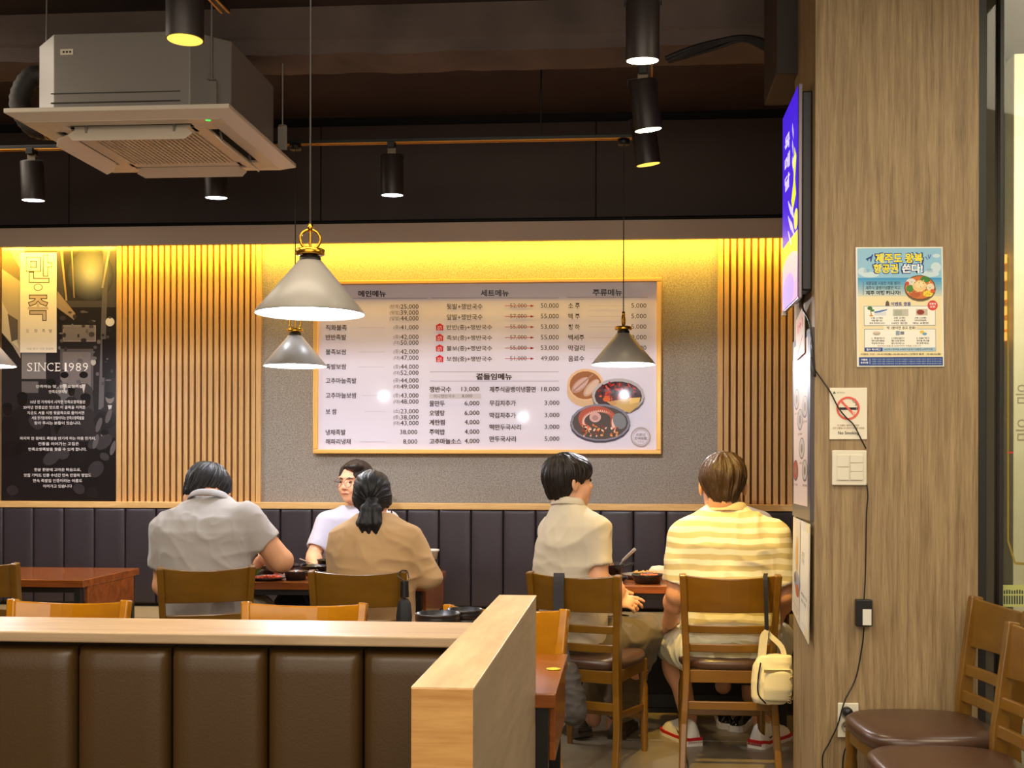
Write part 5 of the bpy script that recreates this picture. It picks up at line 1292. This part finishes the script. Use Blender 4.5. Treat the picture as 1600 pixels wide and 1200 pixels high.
g = atz(1090, 1160, 0); shoe(root, (at(1086, 1100, 5.42).x, 5.42, 0), .42, 0, .30, M_SHOEW, M_SHOEW, accent=M_RED, swoosh=-1, h=.10, w=.054)
shoe(root, (at(1180, 1100, 5.40).x, 5.40, 0), -.62, 0, .30, M_SHOEW, M_SHOEW, accent=M_RED, swoosh=1, h=.10, w=.054)
# ---- young person in beige polo
yb = math.radians(-32)
rings = rg((893, 1010, 5.22, 56, .15), (891, 965, 5.22, 58, .14), (888, 920, 5.22, 56, .135), (889, 880, 5.22, 55, .135), (892, 845, 5.21, 56, .13), (897, 820, 5.21, 52, .115), (895, 802, 5.21, 38, .09), (890, 790, 5.21, 26, .07), (888, 783, 5.22, 22, .06))
root, W, R = person('young person in a plain beige polo looking to the right with clasped hands', A3(893, 1000, 5.3), rings, yb,
    (A3(889, 753, 5.24), (math.radians(-62), -.03, 0)),
    [dict(j=(A3(930, 828, 5.15), A3(936, 905, 5.12), A3(956, 928, 5.34)), d=(.42, .62, .12), n=(.5, -.75, .1), side=1, sl=.72, r=(.05, .044, .03), curls=[.35, .5, .6, .65], hs=1.08),
     dict(j=(A3(862, 830, 5.34), A3(880, 915, 5.6), A3(958, 936, 5.42)), d=(.85, -.15, -.12), n=(.25, -.7, .5), side=-1, sl=.7, r=(.05, .042, .03), curls=[.25, .45, .6, .6])],
    [dict(j=(A3(905, 1012, 5.20), A3(1004, 992, 5.50), A3(962, 1120, 5.62)), r=(.098, .074, .045)),
     dict(j=(A3(880, 1012, 5.28), A3(968, 990, 5.74), A3(925, 1110, 5.66)), r=(.095, .072, .045))],
    cloth('polo_beige', (210, 198, 176)), cloth('trousers_khaki', (98, 84, 60)), hair_mat('hair_dark', (30, 22, 20)), SKIN, fold=.009, hs=1.06, hair_style='bowl', neck_r=.055, hem=at(893, 1003, 5.28).z, foldseed=7, sleeve_r=1.06)
collar(root, A3(888, 788, 5.22), (.05, .2, 1), .062, .06, .022, cloth('polo_beige', (210, 198, 176)), yb)
SH_D = mat('shoe_olive', (58, 50, 36), .7, var=.4, vscale=40)
p = at(925, 1100, 5.5); shoe(root, (p.x-.03, 5.5, .02), .55, -.35, .29, SH_D, SH_D, w=.055, h=.085)
p = at(962, 1100, 5.52); shoe(root, (p.x, 5.52, 0), -.25, 0, .29, SH_D, SH_D, w=.055, h=.085)
# ---- grey polo, left
rings = rg((327, 985, 5.42, 66, .15), (326, 940, 5.42, 66, .15), (323, 900, 5.42, 69, .15), (320, 860, 5.42, 73, .145), (324, 830, 5.43, 77, .14), (327, 810, 5.45, 72, .125), (330, 795, 5.47, 58, .10), (330, 783, 5.49, 38, .08), (328, 775, 5.51, 26, .065))
root, W, R = person('person in a grey polo shirt bowed over the food at the left table', A3(325, 960, 5.42), rings, math.radians(8),
    (A3(325, 768, 5.60), (math.radians(-38), .55, .03)),
    [dict(j=(A3(264, 828, 5.43), A3(256, 915, 5.42), A3(285, 925, 5.7)), d=(.5, .9, 0), n=(-.3, 0, 1), side=1, sl=.66, r=(.062, .052, .034), curl=.3),
     dict(j=(A3(384, 812, 5.46), A3(440, 876, 5.50), A3(415, 872, 5.72)), d=(-.75, .25, -.35), n=(.0, -.8, .5), side=1, sl=.60, r=(.064, .056, .032), curl=.5)],
    [dict(j=(A3(300, 972, 5.44), A3(298, 955, 5.86), A3(300, 1070, 5.84)), r=(.095, .07, .045)),
     dict(j=(A3(355, 972, 5.44), A3(402, 955, 5.84), A3(392, 1070, 5.82)), r=(.095, .07, .045))],
    cloth('polo_grey', (172, 166, 162)), cloth('trousers_sand', (188, 172, 142)), hair_mat('hair_black', (24, 23, 26)), SKIN2, fold=.011, hs=1.12, hd_fat=1.0, neck_r=.06, foldseed=11, sleeve_r=1.05)
collar(root, A3(327, 781, 5.50), (-.02, .42, 1), .082, .072, .026, cloth('collar_grey', (166, 162, 164)), 0, .024)
for x in (300, 392): p = at(x, 1000, 5.8); shoe(root, (p.x, 5.76, 0), 0, 0, .28, M_BLACKG, M_BLACK)
# ---- ponytailed woman
rings = rg((586, 990, 5.30, 62, .14), (586, 940, 5.30, 63, .14), (585, 900, 5.29, 62, .135), (584, 865, 5.28, 63, .13), (586, 842, 5.28, 64, .12), (588, 825, 5.28, 58, .105), (588, 812, 5.29, 40, .085), (587, 803, 5.3, 26, .065))
root, W, R = person('person with a black ponytail in a tan cardigan seated with back turned', A3(586, 960, 5.3), rings, 0,
    (A3(582, 777, 5.34), (.08, .06, 0)),
    [dict(j=(A3(533, 842, 5.28), A3(527, 900, 5.34), A3(545, 905, 5.62)), d=(.2, .9, -.1), n=(-.2, 0, 1), side=1, r=(.045, .038, .024), hand=True),
     dict(j=(A3(641, 842, 5.28), A3(670, 902, 5.32), A3(648, 905, 5.62)), d=(-.2, .9, -.1), n=(.2, 0, 1), side=-1, r=(.047, .044, .026), hand=True)],
    [dict(j=(A3(560, 985, 5.32), A3(555, 962, 5.72), A3(555, 1080, 5.72)), r=(.085, .062, .04)),
     dict(j=(A3(615, 985, 5.32), A3(618, 962, 5.72), A3(618, 1080, 5.72)), r=(.085, .062, .04))],
    cloth('cardigan_tan', (196, 160, 116)), cloth('trousers_black', (40, 36, 36)), hair_mat('hair_black', (24, 23, 26)), SKIN, sleeves='long', fold=.011, hs=1.02, hair_style='tail', neck_r=.048, foldseed=21, foldf=(8, 8, 7))
for x in (555, 618): p = at(x, 1000, 5.7); shoe(root, (p.x, 5.66, 0), 0, 0, .25, M_BLACKG, M_BLACK)
# ponytail
T = Field(np.array(A3(582, 810, 5.2))-[.12, .12, .2], np.array(A3(582, 810, 5.2))+[.12, .12, .14], .0034)
a0 = np.array(A3(581, 783, 5.225)); rr = random.Random(4)
T.ell(a0, (.026, .022, .02), None, .01)
for k in range(17):
    u = rr.uniform(-1, 1); v = rr.uniform(-1, 1)
    p1 = a0+[u*.03, -.022+v*.012, -.035]; p2 = a0+[u*.048-.004, -.035+v*.016, -.10]; p3 = a0+[u*.05+rr.uniform(-.006, .006), -.03+v*.014, -.19+rr.uniform(-.022, .03)-(.02*(1-abs(u)))]
    T.cone(a0, p1, .014, .017, .012); T.cone(p1, p2, .017, .016, .012); T.cone(p2, p3, .015, .006, .007)
P, Q = T.mesh(); N = normals(P, Q); d = .004*(vnoise(np.stack([P[:, 0]*120, P[:, 1]*120, P[:, 2]*14+vnoise(P*20)*2], 1))-.5)+.002*(vnoise(np.stack([P[:, 0]*320, P[:, 1]*320, P[:, 2]*20], 1))-.5)
np_mesh('ponytail', P+N*d[:, None], Q, hair_mat('hair_black', (24, 23, 26)), root)
o = MB().ring(A3(581, 784, 5.215), .024, .006, (0, -1, .4)).build('hair_tie', M_BLACK); o.parent = root; o.location = -root.location
o = MB().tube(smooth([A3(607, 797, 5.36), A3(611, 797, 5.40), A3(612, 801, 5.44)], 4), .004, 7).build('spectacle_arm', M_BLACKG); o.parent = root; o.location = -root.location
# ---- facing person with glasses
rings = rg((556, 950, 6.60, 50, .13), (556, 900, 6.60, 52, .13), (556, 855, 6.58, 54, .13), (557, 825, 6.57, 56, .12), (558, 808, 6.56, 54, .105), (559, 798, 6.56, 40, .085), (560, 790, 6.56, 25, .065))
root, W, R = person('person in glasses and a white shirt facing the camera on the wall bench', A3(556, 930, 6.6), rings, 0,
    (A3(555, 754, 6.52), (PI-.40, .02, 0)),
    [dict(j=(A3(512, 815, 6.56), A3(490, 868, 6.46), A3(492, 888, 6.26)), d=(.1, -.9, -.2), n=(0, -.2, 1), side=1, sl=.80, r=(.05, .040, .028), curl=.35),
     dict(j=(A3(606, 815, 6.56), A3(618, 872, 6.46), A3(590, 885, 6.22)), d=(-.4, -.8, -.1), n=(0, -.2, 1), side=-1, sl=.80, r=(.05, .040, .028), curl=.35)],
    [dict(j=(A3(538, 945, 6.56), A3(455, 946, 6.12), A3(470, 1045, 6.04)), r=(.09, .068, .045)),
     dict(j=(A3(575, 945, 6.56), A3(560, 948, 6.02), A3(560, 1060, 6.02)), r=(.09, .068, .045))],
    cloth('shirt_white', (198, 196, 212)), cloth('trousers_charcoal', (58, 54, 52)), hair_mat('hair_black2', (34, 26, 24)), SKIN, fold=.006, hs=1.06, hair_style='parted', neck_r=.056, foldseed=31)
FAC = root
collar(root, A3(559, 795, 6.545), (0, -.25, 1), .066, .062, .02, cloth('shirt_white', (214, 212, 224)), PI, .02)
gl = MB(); Rm = Matrix([list(r_) for r_ in R]); ny = tuple(R @ np.array([0, 1, .12]))
for sx in (-1, 1): gl.ring(W(sx*.033, .108, .002), .0255, .0016, ny, 22, 6)
gl.tube([W(-.008, .11, .006), W(0, .113, .009), W(.008, .11, .006)], .0015, 6)
for sx in (-1, 1): gl.tube([W(sx*.058, .105, .008), W(sx*.072, .08, .006), W(sx*.08, .0, .0)], .0015, 6)
o = gl.build('spectacles', mat('specs_rose', (150, 100, 90), .3, .5)); o.parent = root; o.location = -root.location
for x in (470, 560): p = at(x, 1000, 6.0); shoe(root, (p.x, 6.05, 0), PI, 0, .28, M_BLACKG, M_BLACK)
# ---- almost hidden person beyond the striped shirt
rings = rg((1150, 940, 6.62, 44, .13), (1150, 880, 6.60, 46, .13), (1152, 835, 6.58, 50, .12), (1154, 812, 6.57, 50, .105), (1152, 799, 6.56, 36, .085), (1145, 790, 6.55, 24, .065))
root, W, R = person('person in a pale shirt almost hidden beyond the striped shirt', A3(1150, 930, 6.6), rings, 0,
    (A3(1136, 760, 6.53), (PI, .05, 0)),
    [dict(j=(A3(1110, 818, 6.56), A3(1104, 875, 6.46), A3(1120, 888, 6.22)), d=(.2, -.9, 0), n=(0, -.2, 1), side=1, sl=.8, r=(.048, .04, .027)),
     dict(j=(A3(1190, 818, 6.56), A3(1194, 875, 6.46), A3(1176, 888, 6.22)), d=(-.2, -.9, 0), n=(0, -.2, 1), side=-1, sl=.8, r=(.048, .04, .027))],
    [dict(j=(A3(1135, 948, 6.56), A3(1128, 948, 6.06), A3(1130, 1060, 6.04)), r=(.085, .062, .042)),
     dict(j=(A3(1168, 948, 6.56), A3(1172, 948, 6.06), A3(1172, 1075, 6.0)), r=(.085, .062, .042))],
    cloth('shirt_lilac', (218, 212, 222)), cloth('trousers_black', (40, 36, 36)), hair_mat('hair_black', (24, 23, 26)), SKIN, fold=.006, hs=.95, neck_r=.052, foldseed=41, h_body=.006)
p = at(1130, 1000, 6.0); shoe(root, (p.x, 6.05, 0), PI, 0, .27, M_BLACKG, M_SHOEW)
p = at(1172, 1000, 5.9); shoe(root, (p.x-.0, 5.98, 0), PI-.35, 0, .27, M_BLACKG, M_SHOEW, accent=M_SHOEW)

# ================================================================== TABLEWARE, BAGS
def on_table(px, py, z=TZ): return atz(px, py, z)
def dish(name, c, prof, m, label, cat, group=None, rim=None):
    o = MB().lathe(prof, (0, 0, 0), 32).build(name, m, None, loc=c); tag(o, label, cat, group); return o
def bowl_prof(r, h, t=.004): return [(0, 0), (r*.55, 0), (r*.8, h*.35), (r, h), (r-t, h), (r*.8-t, h*.42), (0, t*1.5)]
def hot_pan(c, r, h, label, handles=True):
    root = thing('hot_pot', c, label, 'pot', 'black hot pots on the tables')
    MB().lathe([(0, 0), (r*.82, 0), (r*.95, h*.8), (r*1.05, h), (r*1.05, h+.006), (r*.98, h+.006), (r*.9, h*.8), (0, h*.7)], (0, 0, 0), 36).build('pan', M_STONE, root)
    if handles:
        for s in (-1, 1): MB().tube(smooth([(s*r*.95, -.03, h*.9), (s*(r+.045), -.02, h+.006), (s*(r+.045), .02, h+.006), (s*r*.95, .03, h*.9)], 5), .006, 8).build('handle', M_BLACKG, root)
    return root
rf = random.Random(6)
def food(root, r, z, cols, n=24, s=.014):
    m = MB(); mm = mat('food_%s' % '_'.join(map(str, cols)), cols, .45, var=.5, vscale=55, bump=.6, bscale=40)
    for k in range(n):
        a, q = rf.uniform(0, 6.28), r*math.sqrt(rf.random()); x, y = q*math.cos(a), q*math.sin(a); R_ = Matrix.Rotation(rf.uniform(0, 6), 3, 'Z') @ Matrix.Rotation(rf.uniform(-.5, .5), 3, 'X')
        vs = []; sx = s*rf.uniform(.7, 1.4); sy = s*rf.uniform(.4, .8)
        for zz, f in ((0, .8), (s*.3, 1), (s*.6, .55)):
            for j in range(6): vs.append(R_ @ Vector((math.cos(j*1.047)*sx*f, math.sin(j*1.047)*sy*f, zz))+Vector((x, y, z+rf.uniform(0, s*.6))))
        m.add(vs, [(i*6+j, i*6+(j+1) % 6, i*6+6+(j+1) % 6, i*6+6+j) for i in range(2) for j in range(6)]+[(12, 13, 14, 15, 16, 17)], True)
    o = m.build('food', mm, root); o['kind'] = 'stuff'; return o
# left table
p = on_table(434, 896); h = hot_pan(Vector((p.x, 6.02, TZ)), .105, .045, 'large black hot pot between the grey shirt and the white shirt'); food(h, .085, .032, (120, 70, 40), 26, .02)
p = on_table(418, 906); o = thing('food_plate', Vector((p.x, 5.72, TZ)), 'plate of red kimchi right beside the grey shirted arm', 'plate')
MB().lathe([(0, 0), (.06, 0), (.10, .012), (.104, .016), (.096, .014), (.06, .005), (0, .004)], (0, 0, 0), 36).build('plate', mat('plate_grey', (92, 84, 84), .2), o); food(o, .06, .006, (206, 70, 30), 30, .012)
p = on_table(408, 900); t_ = thing('dark_cup', Vector((p.x-.02, 5.86, TZ)), 'small dark bowl behind the kimchi plate', 'bowl'); MB().lathe(bowl_prof(.045, .035), (0, 0, 0), 28).build('bowl', M_STONE, t_)
p = on_table(459, 907); h = hot_pan(Vector((p.x, 5.72, TZ)), .058, .04, 'small black hot pot in front of the paper napkin'); food(h, .045, .028, (150, 90, 50), 14)
# napkin holder
p = on_table(455, 893); nk = thing('napkin_holder', Vector((p.x, 5.96, TZ)), 'pale napkin packet standing behind the small hot pot', 'napkins', None, .3)
MB().prism([(-.035, 0), (.03, 0), (.03, .105), (.012, .11), (-.03, .04)], -.03, .03).build('packet', mat('napkin', (226, 206, 184), .8), nk, .002)
MB().prism([(-.036, .0), (-.005, .0), (-.018, .035), (-.036, .035)], -.031, .031).build('printed_band', mat('napkin_red', (190, 90, 70), .8), nk)
# stacked dark dishes near facing person
for k, (x, y, Y, r, lab) in enumerate(((508, 905, 5.78, .075, 'low black dish in front of the white shirt, nearest the camera'), (500, 896, 5.98, .08, 'black dish of yellow side food in front of the white shirt'), (522, 892, 6.12, .07, 'black pot farthest back against the white shirt'))):
    p = on_table(x, y); d_ = thing('black_dish', Vector((p.x, Y, TZ)), lab, 'dish', 'black dishes by the white shirt')
    hh = .03+.02*k; MB().lathe([(0, 0), (r*.8, 0), (r, hh), (r*1.05, hh), (r*.93, hh-.004), (r*.75, .01), (0, .008)], (0, 0, 0), 30).build('dish', M_STONE, d_)
    food(d_, r*.65, hh*.5, [(90, 60, 40), (222, 170, 60), (80, 50, 36)][k], 18)
sp = thing('spoon', at(485, 880, 6.0), 'steel spoon leaning over the black dishes', 'spoon')
o = MB().tube([at(468, 873, 5.95), at(492, 882, 5.98), at(502, 886, 6.0)], [.0032, .0026, .004], 8).build('handle', M_STEEL); o.parent = sp; o.location = -sp.location
o = MB().lathe([(0, 0), (.012, .001), (.019, .006), (.0, .003)], at(507, 887, 6.0), 16, sy=1.3).build('spoon_head', M_STEEL); o.parent = sp; o.location = -sp.location
# white tub on dark pot at right end
p = on_table(676, 893); c_ = Vector((p.x, 6.14, TZ))
tb = thing('metal_canister', c_, 'dark metal canister at the right end of the left table', 'canister'); MB().lathe([(0, 0), (.033, 0), (.034, .07), (.03, .075), (0, .075)], (0, 0, 0), 28).build('body', mat('canister', (64, 48, 50), .3, .4), tb)
wb = thing('plastic_tub', c_+Vector((0, 0, .0755)), 'clear white plastic tub standing on the dark canister', 'tub'); MB().lathe([(0, 0), (.036, 0), (.044, .04), (.05, .042), (.05, .052), (0, .054)], (0, 0, 0), 28).build('tub', mat('tub_white', (222, 220, 210), .3), wb)
p = on_table(651, 905); wd = thing('white_dish', Vector((p.x, 5.8, TZ)), 'small white dish between the cardigan and its sleeve', 'dish'); MB().lathe(bowl_prof(.05, .028), (0, 0, 0), 28).build('dish', M_CERAM, wd); food(wd, .035, .014, (236, 226, 206), 16)
# leaf and chopsticks held by the grey shirt
lf = thing('lettuce_leaf', at(400, 888, 5.78), 'green lettuce leaf held beside the grey shirt', 'leaf')
vs = []; n = 8
for i in range(n+1):
    t = i/n; wd_ = .022*math.sin(PI*min(1, t*1.02+.03))**.7
    for j in (-1, 0, 1): vs.append((j*wd_-.012*t+.01, .004*abs(j)+.01*math.sin(t*3), .04-.075*t+.004*math.sin(t*20)*j))
MB().add(vs, [(i*3+j, i*3+j+1, i*3+j+4, i*3+j+3) for i in range(n) for j in (0, 1)], True).build('leaf', mat('leaf_green', (104, 148, 44), .5), lf)
# right table
p = on_table(945, 900); h = hot_pan(Vector((p.x-.02, 6.0, TZ+.0)), .12, .065, 'big black hot pot with a steel ladle on the right table'); food(h, .1, .05, (110, 60, 36), 26, .02)
lp = thing('ladle', at(964, 880, 6.0), 'steel ladle standing in the big black pot', 'ladle')
o = MB().tube([at(962, 893, 6.0), at(972, 878, 5.98), at(974, 875, 5.98), at(992, 858, 5.93)], [.004, .004, .008, .009], 10).build('handle', M_STEEL); o.parent = lp; o.location = -lp.location
o = MB().lathe([(0, 0), (.02, .004), (.028, .018), (.026, .018), (0, .006)], at(958, 896, 6.02)-Vector((0, 0, .01)), 18).build('ladle_bowl', M_STEEL); o.parent = lp; o.location = -lp.location
p = on_table(1016, 902); o = thing('food_plate', Vector((p.x-.03, 5.94, TZ)), 'silver plate of sliced meat on the right table', 'plate')
MB().lathe([(0, 0), (.08, 0), (.115, .022), (.12, .026), (.11, .022), (.075, .008), (0, .006)], (0, 0, 0), 36, sy=.8).build('plate', M_STEEL, o); food(o, .06, .02, (222, 160, 80), 26, .018); food(o, .05, .02, (200, 84, 44), 12, .016)
p = on_table(1012, 912); h = hot_pan(Vector((p.x, 5.72, TZ)), .075, .04, 'black stone bowl of red salad in front of the meat plate', False); food(h, .05, .03, (222, 90, 44), 20, .013)
p = on_table(975, 910); h = thing('black_dish', Vector((p.x-.05, 5.74, TZ)), 'low black dish beside the clasped hands', 'dish'); MB().lathe(bowl_prof(.07, .03), (0, 0, 0), 30).build('dish', M_STONE, h)
p = on_table(1033, 903); wd = thing('rice_wrap', Vector((p.x-.01, 5.98, TZ+.03)), 'pale folded wrap at the right edge of the meat plate', 'food'); MB().lathe([(0, -.028), (.04, -.018), (.052, .008), (.036, .03), (0, .036)], (0, 0, 0), 18, sy=.8, sx=1.1).build('wrap', mat('pale_food', (226, 206, 176), .6, bump=.5, bscale=30), wd)
p = on_table(1043, 895); gl_ = thing('water_tumbler', Vector((p.x+.01, 6.12, TZ)), 'steel water tumbler beside the striped sleeve', 'cup'); MB().lathe([(0, 0), (.03, 0), (.035, .11), (.033, .11), (.028, .004), (0, .004)], (0, 0, 0), 28).build('cup', mat('cup_grey', (130, 126, 120), .25, .4), gl_)
# bowls on the foreground table
z = .7305; st = []
for i, (px, Yb, n, r, base) in enumerate(((684, 3.40, 5, .067, 968), (726, 3.50, 5, .056, 968))):
    c = at(px, 960, Yb)
    for k in range(n):
        lab = 'dark stoneware bowl, %s of the %s stack behind the booth cap' % (['bottom', 'fourth from top', 'third from top', 'second from top', 'topmost'][k], ['left wider', 'right smaller'][i])
        o = thing('stoneware_bowl', (c.x, Yb, z+k*.029), lab, 'bowl', 'stacked stoneware bowls')
        MB().lathe([(0, .001), (r*.8, .001), (r*.97, .006), (r*.985, .022), (r*.96, .025), (r*1.0, .0285), (r*1.0, .0335), (r*.93, .034), (r*.9, .012), (0, .008)], (0, 0, 0), 36).build('bowl', M_STONE, o)
# cream shoulder bag on the striped person's chair
CRM = cloth('bag_cream', (226, 214, 176)); c = at(1206, 1055, 4.93)
bag = thing('shoulder_bag', c, 'cream shoulder bag hanging from the right post of the striped person\'s chair', 'bag')
Bf = Field((-.13, -.09, -.15), (.13, .09, .12), .005)
rows = [(-.008, 0, -.118, .062, .03), (-.004, 0, -.095, .083, .045), (0, 0, -.03, .086, .05), (.004, 0, .04, .08, .045), (.01, 0, .075, .072, .034), (.012, 0, .085, .070, .03)]
Bf.loft(rows, .0, .01); P, Q = Bf.mesh(); P = relax(P, Q, 3, .5); N = normals(P, Q); P = folds(P, N, .005, (18, 18, 12), 5)
b = np_mesh('pouch', P, Q, CRM); b.parent = bag
Bf = Field((-.13, -.12, -.12), (.13, .09, .08), .005); Bf.loft([(.018, -.038, -.10, .055, .02), (.02, -.044, -.05, .062, .026), (.022, -.044, .02, .060, .022), (.022, -.040, .035, .056, .018)], 0, .01); P, Q = Bf.mesh(); P = relax(P, Q, 3, .5); b = np_mesh('front_pocket', P, Q, CRM); b.parent = bag
MB().tube(smooth([(-.052, -.046, .06), (-.062, -.05, .0), (-.062, -.048, -.07), (-.03, -.044, -.112)], 5), .0032, 6).build('zip', M_BLACK, bag)
MB().bar([(-.04, -.064, .028), (.07, -.058, .028)], .012, .004, (0, 0, 1)).build('pocket_band', mat('band_olive', (140, 124, 84), .7), bag)
rv = random.Random(2); m = MB()
for k in range(7): m.ring((.066+rv.uniform(-.006, .008), -.058+.003*k % .01, .0-.017*k), .008, .003, (rv.uniform(-1, 1), -1, rv.uniform(-1, 1)), 10, 5)
m.build('charm_cord', mat('cord_mix', (170, 150, 110), .6, var=.5, vscale=60), bag)
T1 = at(1198, 985, 4.92)-c; T2 = at(1196, 906, 4.93)-c; T0 = at(1197, 897, 4.965)-c
MB().bar(smooth([(-.045, -.01, .06), T1+Vector((-.012, 0, -.03)), T1], 5), [.034]*6+[.03, .026, .022, .02, .018], .004, (1, 0, .1)).build('strap', CRM, bag)
MB().bar(smooth([(.055, .0, .06), (.04, .0, .12), T1+Vector((.012, .015, -.02)), T1+Vector((0, .01, 0))], 5), .022, .004, (1, 0, -.1)).build('strap', CRM, bag)
MB().bar(smooth([T1, T2, T0, T0+Vector((0, .035, -.012)), T0+Vector((0, .045, -.05))], 5), .017, .004, (1, 0, 0)).build('black_strap', M_BLACK, bag)
# umbrella on the ponytailed person's chair
u0 = at(632, 915, 4.93); um = thing('folded_umbrella', u0, 'folded black umbrella hanging from the ponytailed person\'s chair post', 'umbrella')
MB().tube([(0, 0, .02), (0, 0, -.05)], [.018, .02], 16).build('handle', M_BLACK, um)
m = MB(); n = 16
rows = [(0, .015), (.02, .026), (.08, .033), (.16, .03), (.20, .02), (.205, .008)]
m.lathe([(0, -.055)]+[(r, -.055-z) for z, r in rows]+[(0, -.262)], (0, 0, 0), 20); m.v = [(x*(1+.12*math.sin(5*math.atan2(y, x)+z*14)), y*(1+.12*math.sin(5*math.atan2(y, x)+z*14)), z) for x, y, z in m.v]
m.build('canopy', mat('umbrella_cloth', (30, 30, 32), .7), um)
MB().tube(smooth([(0, 0, .02), at(622, 900, 4.965)-u0, at(627, 892, 5.0)-u0, at(636, 893, 5.03)-u0, at(639, 903, 5.0)-u0], 6), .003, 6).build('wrist_loop', M_BLACK, um)
# dark bag strap over the beige person's chair
s0 = at(874, 930, 4.84); sb_ = thing('crossbody_bag', s0, 'dark crossbody bag whose strap hangs over the beige person\'s chair back', 'bag')
MB().bar(smooth([at(874, 930, 5.00)-s0, at(874, 901, 4.98)-s0, at(873, 901, 4.93)-s0, at(873, 955, 4.92)-s0, at(879, 1010, 4.90)-s0, at(886, 1050, 4.86)-s0], 5), .046, .004, (1, 0, 0)).build('strap', mat('strap_dark', (44, 42, 46), .7), sb_)
Bf = Field((-.14, -.12, -.62), (.18, .14, -.18), .006); q = at(890, 1085, 4.76)-s0
Bf.cone(tuple(at(888, 1052, 4.85)-s0), tuple(at(896, 1110, 4.83)-s0), .045, .06, .01); P, Q = Bf.mesh(); P = relax(P, Q, 2, .5); P = folds(P, normals(P, Q), .008, (20, 20, 20), 3)
b = np_mesh('pouch', P, Q, mat('bag_slate', (70, 64, 60), .8)); b.parent = sb_

bpy.data.objects.remove(_to)
